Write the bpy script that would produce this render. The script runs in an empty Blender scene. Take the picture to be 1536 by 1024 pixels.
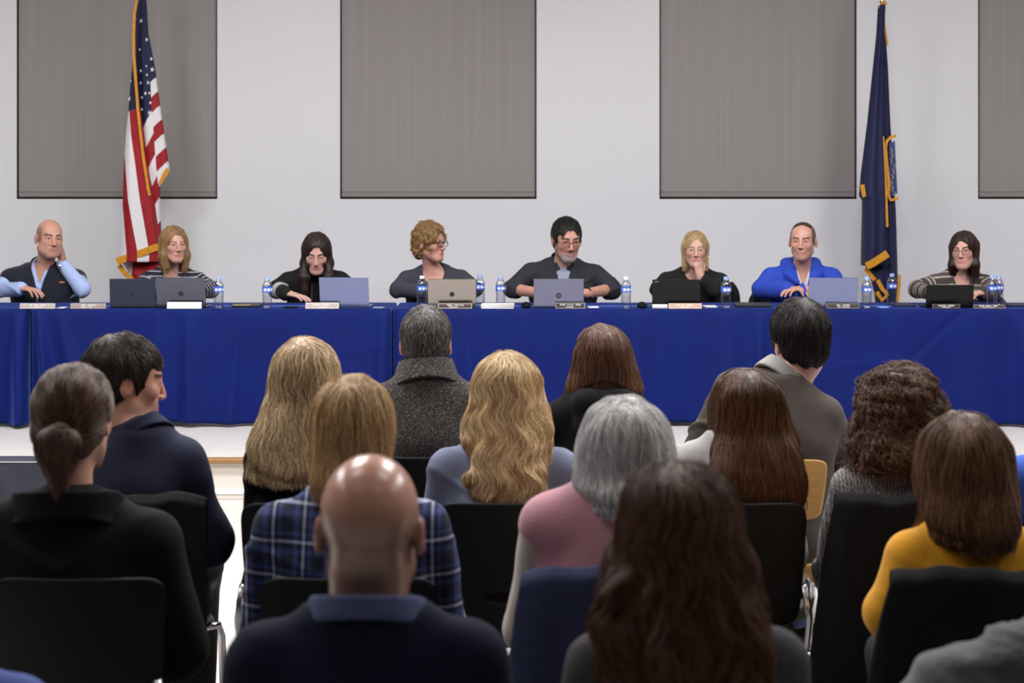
import bpy, bmesh, math, random
import numpy as np
from mathutils import Vector, Matrix
C = bpy.context.scene.collection
scn = bpy.context.scene
random.seed(7)
RNG = np.random.default_rng(11)
F = 2600.0; HC = 1.73; YH = 285.0          # focal length (px), camera height, horizon row
STAGE = 0.23
def WX(px, d): return (px - 768.0) * d / F
def WZ(py, d): return HC - (py - YH) * d / F
def P(px, py, d): return np.array([WX(px, d), d, WZ(py, d)])
def A(*v): return np.array(v, dtype=np.float64)
def unit(v):
    v = np.asarray(v, float); return v / (np.linalg.norm(v) + 1e-12)
def srgb(r, g, b):
    f = lambda c: (c / 255 / 12.92) if c <= 10 else ((c / 255 + 0.055) / 1.055) ** 2.4
    return (f(r), f(g), f(b), 1.0)

# ------------------------------------------------------------------ materials
def new_mat(name):
    m = bpy.data.materials.new(name); m.use_nodes = True
    nt = m.node_tree; nt.nodes.clear()
    out = nt.nodes.new('ShaderNodeOutputMaterial'); b = nt.nodes.new('ShaderNodeBsdfPrincipled')
    nt.links.new(b.outputs[0], out.inputs[0])
    return m, nt, b
def node(nt, typ, **kw):
    n = nt.nodes.new(typ)
    for k, v in kw.items():
        if k.startswith('i_'):
            key = k[2:]; key = int(key) if key.isdigit() else key.replace('_', ' ')
            n.inputs[key].default_value = v
        else: setattr(n, k, v)
    return n
def ramp(nt, stops, interp='LINEAR'):
    r = nt.nodes.new('ShaderNodeValToRGB'); r.color_ramp.interpolation = interp
    e = r.color_ramp.elements
    while len(e) < len(stops): e.new(0.5)
    for el, (p, c) in zip(e, stops): el.position = p; el.color = c
    return r
def mul(c, k): return (min(c[0]*k, 1), min(c[1]*k, 1), min(c[2]*k, 1), 1.0)
def plain(name, col, rough=0.6, metal=0.0, var=0.0, scale=30, bump=0.0, bscale=200, spec=0.4, coat=0.0, sheen=0.0, stretch=(1, 1, 1)):
    m, nt, b = new_mat(name)
    b.inputs['Base Color'].default_value = col; b.inputs['Roughness'].default_value = rough
    b.inputs['Metallic'].default_value = metal; b.inputs['Specular IOR Level'].default_value = spec
    if coat: b.inputs['Coat Weight'].default_value = coat; b.inputs['Coat Roughness'].default_value = 0.2
    if sheen: b.inputs['Sheen Weight'].default_value = sheen
    if var or bump:
        tc = node(nt, 'ShaderNodeTexCoord'); mp = node(nt, 'ShaderNodeMapping'); mp.inputs['Scale'].default_value = stretch
        nt.links.new(tc.outputs['Object'], mp.inputs[0])
    if var:
        n = node(nt, 'ShaderNodeTexNoise', i_Scale=scale, i_Detail=4.0)
        nt.links.new(mp.outputs[0], n.inputs['Vector'])
        r = ramp(nt, [(0.3, mul(col, 1 - var)), (0.7, mul(col, 1 + var))])
        nt.links.new(n.outputs[0], r.inputs[0]); nt.links.new(r.outputs[0], b.inputs['Base Color'])
    if bump:
        n2 = node(nt, 'ShaderNodeTexNoise', i_Scale=bscale, i_Detail=3.0)
        nt.links.new(mp.outputs[0], n2.inputs['Vector'])
        bp = node(nt, 'ShaderNodeBump', i_Strength=bump, i_Distance=0.004)
        nt.links.new(n2.outputs[0], bp.inputs['Height']); nt.links.new(bp.outputs[0], b.inputs['Normal'])
    return m
def vcol_mat(name, rough=0.5, sss=0.0, spec=0.4, bump=0.0, bscale=300, sheen=0.0):
    m, nt, b = new_mat(name)
    at = node(nt, 'ShaderNodeAttribute', attribute_name='Col')
    nt.links.new(at.outputs['Color'], b.inputs['Base Color'])
    b.inputs['Roughness'].default_value = rough; b.inputs['Specular IOR Level'].default_value = spec
    if sheen: b.inputs['Sheen Weight'].default_value = sheen
    if sss:
        b.inputs['Subsurface Weight'].default_value = sss
        b.inputs['Subsurface Radius'].default_value = (1.0, 0.35, 0.2); b.inputs['Subsurface Scale'].default_value = 0.006
    if bump:
        tc = node(nt, 'ShaderNodeTexCoord')
        n2 = node(nt, 'ShaderNodeTexNoise', i_Scale=bscale, i_Detail=3.0)
        nt.links.new(tc.outputs['Object'], n2.inputs['Vector'])
        bp = node(nt, 'ShaderNodeBump', i_Strength=bump, i_Distance=0.003)
        nt.links.new(n2.outputs[0], bp.inputs['Height']); nt.links.new(bp.outputs[0], b.inputs['Normal'])
    return m
_hm = {}
def hair_mats(name, dark, light, rough=0.45, frac=0.5):
    """strand and base material of one head of hair"""
    m = bpy.data.materials.new(name + '_strand'); m.use_nodes = True
    nt = m.node_tree; nt.nodes.clear()
    out = nt.nodes.new('ShaderNodeOutputMaterial')
    h = nt.nodes.new('ShaderNodeBsdfPrincipled')
    h.inputs['Roughness'].default_value = rough * .85; h.inputs['Specular IOR Level'].default_value = 0.38
    h.inputs['Anisotropic'].default_value = 0.0
    ci = nt.nodes.new('ShaderNodeHairInfo')
    r = ramp(nt, [(0.0, dark), (frac, mul(tuple((a + b) / 2 for a, b in zip(dark, light)), 1)), (1.0, light)])
    nt.links.new(ci.outputs['Random'], r.inputs[0]); nt.links.new(r.outputs[0], h.inputs['Base Color'])
    nt.links.new(h.outputs[0], out.inputs[0])
    b, nt, bs = new_mat(name + '_base')
    tc = node(nt, 'ShaderNodeTexCoord'); mp = node(nt, 'ShaderNodeMapping'); mp.inputs['Scale'].default_value = (1, 1, 0.06)
    n = node(nt, 'ShaderNodeTexNoise', i_Scale=110.0, i_Detail=3.0)
    nt.links.new(tc.outputs['Object'], mp.inputs[0]); nt.links.new(mp.outputs[0], n.inputs['Vector'])
    mid = tuple((a + c) / 2 for a, c in zip(dark, light))
    r2 = ramp(nt, [(0.3, mul(dark, 0.85)), (0.65, mul(mid, 0.95))])
    nt.links.new(n.outputs[0], r2.inputs[0]); nt.links.new(r2.outputs[0], bs.inputs['Base Color'])
    bs.inputs['Roughness'].default_value = 0.5; bs.inputs['Specular IOR Level'].default_value = 0.4
    bp = node(nt, 'ShaderNodeBump', i_Strength=0.5, i_Distance=0.004)
    nt.links.new(n.outputs[0], bp.inputs['Height']); nt.links.new(bp.outputs[0], bs.inputs['Normal'])
    return m, b

# ------------------------------------------------------------------ objects
def link(name, me, mat=None, parent=None, smooth=True, loc=None):
    o = bpy.data.objects.new(name, me); C.objects.link(o)
    if mat is not None:
        for x in (mat if isinstance(mat, (list, tuple)) else [mat]): me.materials.append(x)
    if smooth and hasattr(me, 'polygons') and len(me.polygons):
        me.polygons.foreach_set('use_smooth', np.ones(len(me.polygons), bool))
    if parent is not None: o.parent = parent
    if loc is not None: o.location = loc
    return o
def empty(name, loc, label, cat, group=None):
    o = bpy.data.objects.new(name, None); C.objects.link(o); o.location = loc; o.empty_display_size = 0.1
    return tag(o, label, cat, group)
def tag(o, label=None, cat=None, group=None, kind=None):
    if label: o['label'] = label
    if cat: o['category'] = cat
    if group: o['group'] = group
    if kind: o['kind'] = kind
    return o
def np_mesh(name, V, Q, org=(0, 0, 0)):
    me = bpy.data.meshes.new(name)
    V = (np.asarray(V) - np.asarray(org)).astype(np.float32); Q = np.asarray(Q, dtype=np.int32)
    n = Q.shape[1]
    me.vertices.add(len(V)); me.vertices.foreach_set('co', V.ravel())
    me.loops.add(Q.size); me.loops.foreach_set('vertex_index', Q.ravel())
    me.polygons.add(len(Q)); me.polygons.foreach_set('loop_start', np.arange(0, Q.size, n, dtype=np.int32))
    me.update(calc_edges=True); me.validate()
    return me
def set_col(me, col):
    at = me.color_attributes.new('Col', 'FLOAT_COLOR', 'POINT')
    c4 = np.ones((len(me.vertices), 4), np.float32); c4[:, :3] = col
    at.data.foreach_set('color', c4.ravel())
class MB:
    """collects simple solids into one mesh"""
    def __init__(s): s.bm = bmesh.new(); s.mi = 0
    def _xf(s, geom, M):
        vs = [g for g in geom if isinstance(g, bmesh.types.BMVert)]
        bmesh.ops.transform(s.bm, matrix=M, verts=vs)
        fs = set(f for v in vs for f in v.link_faces)
        for f in fs: f.material_index = s.mi
        return vs
    def box(s, c, size, rot=None, bev=0.0, seg=2):
        r = bmesh.ops.create_cube(s.bm, size=1.0)
        M = Matrix.Translation(Vector(c)) @ (rot.to_4x4() if rot is not None else Matrix()) @ Matrix.Diagonal((*size, 1))
        vs = s._xf(r['verts'], M)
        if bev:
            es = list(set(e for v in vs for e in v.link_edges))
            bmesh.ops.bevel(s.bm, geom=es, offset=bev, segments=seg, affect='EDGES', profile=0.5, material=s.mi)
        return s
    def tube(s, pts, r, seg=10, cap=True):
        pts = [Vector(p) for p in pts]; rs = r if isinstance(r, (list, tuple)) else [r] * len(pts)
        rings = []; up = None
        for i, p in enumerate(pts):
            t = (pts[min(i + 1, len(pts) - 1)] - pts[max(i - 1, 0)]).normalized()
            if up is None: up = t.orthogonal().normalized()
            up = (up - t * up.dot(t)).normalized(); b = t.cross(up)
            rings.append([s.bm.verts.new(p + (up * math.cos(a) + b * math.sin(a)) * rs[i]) for a in [2 * math.pi * k / seg for k in range(seg)]])
        for a, b in zip(rings, rings[1:]):
            for k in range(seg):
                f = s.bm.faces.new((a[k], a[(k + 1) % seg], b[(k + 1) % seg], b[k])); f.material_index = s.mi
        if cap:
            f = s.bm.faces.new(rings[0][::-1]); f.material_index = s.mi
            f = s.bm.faces.new(rings[-1]); f.material_index = s.mi
        return s
    def lathe(s, prof, c=(0, 0, 0), seg=20, cap=True):
        rings = [[s.bm.verts.new((c[0] + r * math.cos(2 * math.pi * k / seg), c[1] + r * math.sin(2 * math.pi * k / seg), c[2] + z)) for k in range(seg)] for r, z in prof]
        for a, b in zip(rings, rings[1:]):
            for k in range(seg):
                f = s.bm.faces.new((a[k], a[(k + 1) % seg], b[(k + 1) % seg], b[k])); f.material_index = s.mi
        if cap:
            s.bm.faces.new(rings[0][::-1]).material_index = s.mi; s.bm.faces.new(rings[-1]).material_index = s.mi
        return s
    def poly(s, pts):
        f = s.bm.faces.new([s.bm.verts.new(p) for p in pts]); f.material_index = s.mi; return s
    def build(s, name, mat=None, parent=None, smooth=False, org=(0, 0, 0)):
        bmesh.ops.recalc_face_normals(s.bm, faces=s.bm.faces)
        if tuple(org) != (0, 0, 0): bmesh.ops.translate(s.bm, vec=-Vector(org), verts=s.bm.verts)
        me = bpy.data.meshes.new(name); s.bm.to_mesh(me); s.bm.free()
        o = link(name, me, mat, parent, smooth=smooth)
        if parent is None and tuple(org) != (0, 0, 0): o.location = org
        return o
def grid_mesh(name, fn, nu, nv, org=(0, 0, 0), thick=0.0, mat=None, parent=None, mats_fn=None):
    """sheet from fn(u, v) in [0,1]^2 -> point; mats_fn(u, v) picks a material slot per face"""
    V = np.array([fn(i / nu, j / nv) for j in range(nv + 1) for i in range(nu + 1)])
    idx = np.arange((nu + 1) * (nv + 1)).reshape(nv + 1, nu + 1)
    Q = np.stack([idx[:-1, :-1], idx[:-1, 1:], idx[1:, 1:], idx[1:, :-1]], -1).reshape(-1, 4)
    me = np_mesh(name, V, Q, org)
    o = link(name, me, mat, parent)
    if mats_fn:
        mi = np.array([mats_fn((i + .5) / nu, (j + .5) / nv) for j in range(nv) for i in range(nu)], dtype=np.int32)
        me.polygons.foreach_set('material_index', mi)
    if thick:
        sm = o.modifiers.new('solid', 'SOLIDIFY'); sm.thickness = thick; sm.offset = 0
    if parent is None: o.location = org
    return o
def copy_tree(o, parent=None):
    c = o.copy(); C.objects.link(c)
    if parent is not None: c.parent = parent
    for ch in list(o.children): copy_tree(ch, c)
    return c

# ------------------------------------------------------------------ distance-field modelling
def smin(a, b, k):
    if k <= 0: return np.minimum(a, b)
    h = np.maximum(k - np.abs(a - b), 0) / k
    return np.minimum(a, b) - h * h * k * 0.25
class Sdf:
    def __init__(s): s.ops = []; s.post = []
    def add(s, fn, c, R, k=0.02, op='u'): s.ops.append((fn, np.asarray(c, float), float(R), k, op)); return s
    def cap(s, a, b, ra, rb=None, k=0.02, op='u'):
        rb = ra if rb is None else rb
        a = np.asarray(a, float); b = np.asarray(b, float); ab = b - a; L2 = ab @ ab + 1e-12
        def fn(p):
            t = np.clip(((p - a) @ ab) / L2, 0, 1)
            return np.sqrt(((p - a - t[:, None] * ab) ** 2).sum(1)) - (ra + (rb - ra) * t)
        return s.add(fn, (a + b) / 2, math.sqrt(L2) / 2 + max(ra, rb), k, op)
    def ell(s, c, r, R=None, k=0.02, op='u'):
        c = np.asarray(c, float); r = np.asarray(r, float)
        def fn(p):
            q = p - c
            if R is not None: q = q @ R
            k0 = np.sqrt(((q / r) ** 2).sum(1)); k1 = np.sqrt(((q / r ** 2) ** 2).sum(1)) + 1e-9
            return k0 * (k0 - 1) / k1
        return s.add(fn, c, r.max(), k, op)
    def box(s, c, half, rad, R=None, k=0.0, op='u'):
        c = np.asarray(c, float); half = np.asarray(half, float)
        def fn(p):
            q = p - c
            if R is not None: q = q @ R
            q = np.abs(q) - half + rad
            return np.sqrt((np.maximum(q, 0) ** 2).sum(1)) + np.minimum(q.max(1), 0) - rad
        return s.add(fn, c, float(np.linalg.norm(half)), k, op)
    def loft(s, lev, k=0.03, grow=0.0, yaw=0.0, piv=(0, 0), op='u', pw=2.0):
        """lev rows: z, cx, cy, a, b  (ascending z); elliptic sections"""
        L = np.array(lev, float); z = L[:, 0]; zz = np.linspace(z[0], z[-1], 160)
        tab = []
        for j in range(1, 5):       # smooth the table a little
            y = np.interp(zz, z, L[:, j])
            kk = np.ones(13) / 13; yp = np.pad(y, 6, mode='edge'); y = np.convolve(yp, kk, 'valid'); tab.append(y)
        cz, hz = (z[0] + z[-1]) / 2, (z[-1] - z[0]) / 2
        cs, sn = math.cos(yaw), math.sin(yaw)
        def fn(p):
            q = np.interp
            cx, cy, a, b = (q(p[:, 2], zz, t) for t in tab)
            a = a + grow; b = b + grow
            x = p[:, 0] - cx; y = p[:, 1] - cy
            if yaw: x, y = x * cs - y * sn, x * sn + y * cs
            e = (np.abs(x / a) ** pw + np.abs(y / b) ** pw) ** (1 / pw)
            g = np.sqrt((x / a ** 2) ** 2 + (y / b ** 2) ** 2) + 1e-6
            d = np.where(e > 0.3, (e - 1) * e / np.maximum(g, 1e-3), -np.minimum(a, b) * 0.7)
            d = np.clip(d, -0.3, (e - 1) * np.maximum(a, b))
            zc = np.abs(p[:, 2] - cz) - hz - grow
            return -smin(-d, -zc, 0.03)
        R = max(hz, L[:, 3].max() + abs(np.ptp(L[:, 1])), L[:, 4].max() + abs(np.ptp(L[:, 2]))) * 1.5 + grow
        return s.add(fn, (L[:, 1].mean(), L[:, 2].mean(), cz), R, k, op)
    def plane(s, pt, n, k=0.0):
        """keep the half space where (p-pt).n < 0"""
        pt = np.asarray(pt, float); n = unit(n)
        s.ops.append((lambda p: (p - pt) @ n, None, 0, k, 'i')); return s
    def __call__(s, p, pad=0.06):
        p = np.asarray(p, float); d = np.full(len(p), pad)
        for fn, c, R, k, op in s.ops:
            if op == 'i':
                v = fn(p); d = -smin(-d, -v, k); continue
            m = np.nonzero(((p - c) ** 2).sum(1) < (R + pad) ** 2)[0]
            if len(m) == 0: continue
            v = fn(p[m])
            if op == 'u': d[m] = smin(d[m], v, k)
            else: d[m] = -smin(-d[m], v, k)
        for f in s.post: d = d + f(p)
        return d
    def bounds(s):
        lo = np.full(3, 1e9); hi = -lo
        for fn, c, R, k, op in s.ops:
            if op == 'u': lo = np.minimum(lo, c - R); hi = np.maximum(hi, c + R)
        return lo - 0.02, hi + 0.02
    def mesh(s, h, lo=None, hi=None):
        l0, h0 = s.bounds()
        lo = l0 if lo is None else np.maximum(l0, lo); hi = h0 if hi is None else np.minimum(h0, hi)
        B = 8; pad = max(0.06, B * h * 1.6)
        n = (np.ceil((hi - lo) / (B * h)).astype(int) + 1); N = n * B + 1
        bc = np.stack(np.meshgrid(*[np.arange(k) for k in n], indexing='ij'), -1).reshape(-1, 3)
        cd = s(lo + (bc * B + B / 2) * h, pad)
        D = np.full(N, 1.0, np.float32)
        for i, (bx, by, bz) in enumerate(bc):
            if cd[i] < 0: D[bx*B:bx*B+B+1, by*B:by*B+B+1, bz*B:bz*B+B+1] = -1.0
        act = bc[np.abs(cd) < B * h * 0.87 * 1.55]
        loc = np.stack(np.meshgrid(*[np.arange(B + 1)] * 3, indexing='ij'), -1).reshape(-1, 3)
        for k in range(0, len(act), 600):
            a = act[k:k+600]
            idx = (a[:, None, :] * B + loc[None]).reshape(-1, 3)
            D[idx[:, 0], idx[:, 1], idx[:, 2]] = s(lo + idx * h, pad)
        return surface_nets(D, lo, h)
def surface_nets(D, lo, h):
    S = (D < 0)
    c = np.zeros(np.array(S.shape) - 1, np.uint8)
    for i in (0, 1):
        for j in (0, 1):
            for k in (0, 1):
                c += S[i:S.shape[0]-1+i, j:S.shape[1]-1+j, k:S.shape[2]-1+k]
    cells = np.argwhere((c > 0) & (c < 8))
    vid = np.full(c.shape, -1, np.int32); vid[tuple(cells.T)] = np.arange(len(cells))
    acc = np.zeros((len(cells), 3)); cnt = np.zeros(len(cells))
    corners = [(i, j, k) for i in (0, 1) for j in (0, 1) for k in (0, 1)]
    for a in corners:
        for ax in range(3):
            if a[ax]: continue
            b = list(a); b[ax] = 1
            da = D[tuple((cells + a).T)]; db = D[tuple((cells + b).T)]
            m = (da < 0) != (db < 0)
            t = np.where(m, da / np.where(m, da - db, 1), 0)
            pt = np.array(a, float)[None].repeat(len(cells), 0); pt[:, ax] = t
            acc[m] += pt[m]; cnt[m] += 1
    V = lo + (cells + acc / cnt[:, None]) * h
    Q = []
    for ax in range(3):
        u, v = (ax + 1) % 3, (ax + 2) % 3
        s0 = [slice(1, -1)] * 3; s1 = [slice(1, -1)] * 3
        s0[ax] = slice(0, -1); s1[ax] = slice(1, None)
        e = np.argwhere(S[tuple(s0)] != S[tuple(s1)])
        if len(e) == 0: continue
        off = np.ones(3, int); off[ax] = 0
        e = e + off
        pos = S[tuple(e.T)]
        def cell(du, dv):
            q = e.copy(); q[:, u] += du; q[:, v] += dv; return vid[tuple(q.T)]
        q = np.stack([cell(-1, -1), cell(0, -1), cell(0, 0), cell(-1, 0)], 1)
        q[~pos] = q[~pos][:, ::-1]
        Q.append(q)
    return V, np.concatenate(Q)
def relax(V, Q, it=1):
    """light smoothing of a quad mesh"""
    n = len(V)
    for _ in range(it):
        s = np.zeros_like(V); c = np.zeros(n)
        for a, b in ((0, 1), (1, 2), (2, 3), (3, 0)):
            np.add.at(s, Q[:, a], V[Q[:, b]]); np.add.at(s, Q[:, b], V[Q[:, a]])
            np.add.at(c, Q[:, a], 1); np.add.at(c, Q[:, b], 1)
        V = V * 0.5 + 0.5 * s / np.maximum(c, 1)[:, None]
    return V
def wob(p, f, seed):
    """smooth cheap noise in about [-1,1]"""
    r = np.random.default_rng(seed); out = np.zeros(len(p))
    for i in range(5):
        d = r.normal(size=3); d /= np.linalg.norm(d)
        out += np.sin((p @ d) * f * r.uniform(.7, 1.5) + r.uniform(0, 6.28) + 0.8 * np.sin((p @ np.roll(d, 1)) * f * .6))
    return out / 2.6
# ------------------------------------------------------------------ people
def frame(yaw, pitch=0.0, roll=0.0):
    """columns right, forward, up; yaw 0 looks away from the camera (+y), 90 to picture right, 180 to the camera"""
    y, p, r = (math.radians(a) for a in (yaw, pitch, roll))
    f = A(math.sin(y) * math.cos(p), math.cos(y) * math.cos(p), -math.sin(p))
    x = A(math.cos(y), -math.sin(y), 0); u = np.cross(x, f)
    x2 = x * math.cos(r) + u * math.sin(r); u2 = u * math.cos(r) - x * math.sin(r)
    return np.stack([x2, f, u2], 1)
def head_prims(S, hc, R, hs, o):
    H = lambda x, y, z: hc + R @ A(x, y, z) * hs
    w = o.get('w', 1.0); jaw = o.get('jaw', 1.0); fem = o.get('fem', False)
    E = lambda c, r, k, op='u': S.ell(H(*c), A(*r) * hs, R, k * hs, op)
    Cp = lambda a, b, ra, rb, k, op='u': S.cap(H(*a), H(*b), ra * hs, rb * hs, k * hs, op)
    E((0, -.014, .036), (.076 * w, .095, .087), .02)
    E((0, .026, -.030), (.061 * w, .064, .086), .03)
    E((0, .034, .046), (.058 * w, .051, .052), .02)
    E((0, .070, -.094), (.024 * jaw, .024, .022), .03)
    for s in (-1, 1):
        Cp((s * .045 * w * jaw, .006, -.055), (s * .018 * jaw, .066, -.097), .019, .016, .03)
        E((s * .038 * w, .066, -.018), (.020, .020, .019), .03)
        if o.get('fat'): E((s * .045 * w, .035, -.065), (.032, .04, .035), .03)
    Cp((-.032, .0825, .026), (.032, .0825, .026), .010 if not fem else .007, .010 if not fem else .007, .025)
    for s in (-1, 1): E((s * .032, .1085, .003), (.019, .0155, .012), .016, 's')
    nz = o.get('nose', 1.0)
    Cp((0, .092, .016), (0, .090 + .022 * nz, -.030), .0075, .0105, .012)
    for s in (-1, 1): E((s * .012, .100, -.035), (.0085, .010, .0075), .006)
    E((0, .079, -.062), (.026, .018, .020), .015)
    Cp((-.017, .0915, -.0590), (.017, .0915, -.0590), .0044, .0044, .006)
    Cp((-.014, .0915, -.0690), (.014, .0915, -.0690), .0052, .0052, .006)
    Cp((-.021, .0980, -.0640), (.021, .0980, -.0640), .0022, .0022, .003, 's')
    eo = o.get('eye', .0048)
    for s in (-1, 1):
        E((s * .031, .0800, .0035), (.0146, .0138, .0132), .010)
        E((s * .031, .1000, .0030), (.0140, .014, eo), .002, 's')
        # ear
        es = 1.0 if not fem else .9
        E((s * .079 * w, -.012, -.004), (.010, .019 * es, .031 * es), .008)
        E((s * .089 * w, -.008, .000), (.006, .011, .019), .004, 's')
    if o.get('brow_ridge'): Cp((-.03, .09, .022), (.03, .09, .022), .010, .010, .015)
    return H
def hand_prims(S, w, d, n, side, curl=(8, 13, 10), k=.004, s=1.0, thumb=(.55, .75, .25), tcurl=15, spread=4):
    d = unit(d); n = unit(n - d * (np.asarray(n) @ d)); lat = np.cross(d, n) * side
    Rm = np.stack([lat, d, n], 1)
    S.cap(w - d * .03 * s, w + d * .03 * s, .025 * s, .026 * s, .02)
    S.ell(w + d * .052 * s, A(.041, .052, .0165) * s, Rm, .02)
    S.ell(w + d * .075 * s, A(.041, .024, .014) * s, Rm, .012)
    for i, (lx, ly, L, r) in enumerate(((.031, .088, .95, .0088), (.0105, .093, 1.06, .0090), (-.0105, .090, .99, .0086), (-.031, .082, .80, .0078))):
        p = w + lat * lx * s + d * ly * s - d * .02 * s
        a = math.radians(spread * (1.5 - i)); dd = unit(d * math.cos(a) + lat * math.sin(a))
        q = p + dd * .022 * s; S.cap(p, q, r * 1.1 * s, r * s, .006); p = q
        ang = 0.0
        for j, ln in enumerate((.042, .026, .021)):
            ang += math.radians(curl[j] * (1 + .10 * (i - 1)))
            v = dd * math.cos(ang) + n * math.sin(ang)
            q = p + v * ln * L * s
            S.cap(p, q, r * (1 - .08 * j) * s, r * (.92 - .08 * j) * s, k); p = q
    p = w + d * .022 * s + lat * .022 * s
    v = unit(d * thumb[0] + lat * thumb[1] + n * thumb[2])
    for j, (ln, r) in enumerate(((.040, .0125), (.032, .0105), (.024, .0090))):
        q = p + v * ln * s; S.cap(p, q, r * s, r * .9 * s, .008 if j == 0 else k); p = q
        a = math.radians(tcurl); v = unit(v * math.cos(a) + unit(d + n * .5 - lat * .4) * math.sin(a))
class Person:
    def __init__(s, label, x, d, z0, face, head, hs, yaw, sh, pitch=0, roll=0, dh=0.04, top_t=0.0, W=1.0, Dp=1.0, arm=1.0, lean=0.0,
                 ho=None, arms=None, skin=None, h=0.006, group=None, name='person', hipx=None, hipy=0.0, neck=.054):
        """head = (px, py of the crown incl. hair thickness top_t); sh = two (px, py) outer shoulder corners, left and right in the picture; all at depth d"""
        s.h = h; s.face = face; s.z0 = z0; s.d = d; s.x = x; s.hs = hs; s.W = W; s.Dp = Dp; s.am = arm
        fb = A(math.sin(math.radians(face)), math.cos(math.radians(face)), 0); s.fb = fb; s.rb = A(fb[1], -fb[0], 0)
        s.org = (x, d, z0)
        s.root = empty(name, s.org, label, 'person', group)
        s.R = frame(yaw, pitch, roll)
        dhead = d + fb[1] * (dh + lean)
        top = P(head[0], head[1], dhead); s.hc = top - A(0, 0, (.123 * hs + top_t)); s.dhead = dhead
        s.H = lambda a, b, c: s.hc + s.R @ A(a, b, c) * hs
        s.S_head = None
        j = []
        for sd, (px, py) in zip((-1, 1), sh):
            q = P(px, py, d); j.append(q + A(-sd * .066 * arm, fb[1] * lean, -.086 * arm))
        s.sj = j; mid = (j[0] + j[1]) / 2; s.mid = mid
        zs = mid[2]; zh = z0 + .44; Hh = zs - zh; hx = x if hipx is None else hipx
        rows = [(.07, .160, .112), (.14, .180, .128), (.22, .172, .120), (.42, .152, .108), (.62, .160, .112), (.78, .165, .115), (.88, .152, .104), (.98, .128, .090), (1.07, .092, .074), (1.15, .060, .058)]
        hw = np.abs(j[1][0] - j[0][0]) / 2
        cur = lambda t: t + 0.0
        s.lev = [(zh + t * Hh, hx + (mid[0] - hx) * t, d - fb[1] * hipy * (1 - t) + fb[1] * lean * t * t, a * W * (1 + (hw / .165 - 1) * .6 * (t > .55)), b * Dp) for t, a, b in rows]
        s.zs = zs; s.zh = zh
        s.nb = A(mid[0], d + fb[1] * (lean), zs + .052); s.nr = neck
        s.nt = s.H(0, -.022, -.055)
        arms = arms or {}
        s.chain = []
        for i, sd in enumerate((-1, 1)):
            a = arms.get('LR'[i])
            if a is None:
                e = j[i] + A(sd * .045, fb[1] * .07, -.27); w = A(x + sd * .10, d + fb[1] * .30, zh + .15)
            else:
                e, w = a[0], a[1]
            s.chain.append((j[i], np.asarray(e, float), np.asarray(w, float)))
        s.arms = arms; s.ho = ho or {}
        s.skin = skin
    def torso(s, S, grow=0.0, k=.03): S.loft(s.lev, k, grow)
    def upper(s, S, g=0.0, traps=True):
        if traps:
            for (jj, e, w) in s.chain:
                S.cap(s.nb + A(0, 0, .014), jj + A(0, 0, -.002), .036 + g, .046 * s.am + g, .06)
    def sleeves(s, S, g, upto=1.0, k=.03, loose=1.0):
        m = s.am
        for (jj, e, w) in s.chain:
            S.cap(jj, jj + (e - jj) * min(1, upto * 2), .049 * m + g, (.049 + (.041 - .049) * min(1, upto * 2)) * m + g * loose, k)
            if upto > .5:
                t = (upto - .5) * 2
                S.cap(e, e + (w - e) * t, .041 * m + g * loose, (.041 + (.029 - .041) * t) * m + g * loose, k)
    def body(s, colfn=None, eyes=True, eyecol=None, gaze=(0, 0), mat=None):
        S = Sdf()
        s.torso(S, -.004); s.upper(S, -.004); s.sleeves(S, 0)
        S.cap(s.nb - A(0, 0, .06), s.nt, s.nr * 1.05, s.nr * .98, .035)
        head_prims(S, s.hc, s.R, s.hs, s.ho)
        S.cap(s.nt, s.H(0, -.03, -.03), s.nr * .98, s.nr * .9, .02)
        for i, sd in enumerate('LR'):
            a = s.arms.get(sd); jj, e, w = s.chain[i]
            if a is None: hand_prims(S, w, unit(w - e) + A(0, 0, -.25), A(0, 0, -1), -1 if (i == 0) == (s.fb[1] > 0) else 1, curl=(18, 22, 18))
            elif len(a) > 2: hand_prims(S, w, **a[2])
        V, Q = S.mesh(s.h)
        me = np_mesh('body', V, Q, s.org)
        L = ((V - s.hc) @ s.R) / s.hs
        col = skin_color(L, V, s, colfn)
        set_col(me, col)
        s.body_o = link('body', me, mat or M['skin'], s.root)
        if eyes:
            for sd in (-1, 1):
                c = s.H(sd * .031, .0797, .0035); r = .0122 * s.hs
                me = bpy.data.meshes.new('eye'); bm = bmesh.new()
                bmesh.ops.create_uvsphere(bm, u_segments=24, v_segments=16, radius=r)
                G = s.R @ frame(gaze[0], gaze[1])
                bmesh.ops.transform(bm, matrix=Matrix(G.tolist()).to_4x4() @ Matrix.Rotation(math.radians(-90), 4, 'X'), verts=bm.verts)
                bmesh.ops.translate(bm, vec=Vector(c - A(*s.org)), verts=bm.verts)
                f = Vector(G[:, 1]); cc = Vector(c - A(*s.org))
                for fa in bm.faces:
                    q = (fa.calc_center_median() - cc).normalized().dot(f)
                    fa.material_index = 2 if q > .965 else (1 if q > .72 else 0)
                bm.to_mesh(me); bm.free()
                link('eye', me, [M['sclera'], eyecol or M['iris'], M['pupil']], s.root)
        return s
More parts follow.
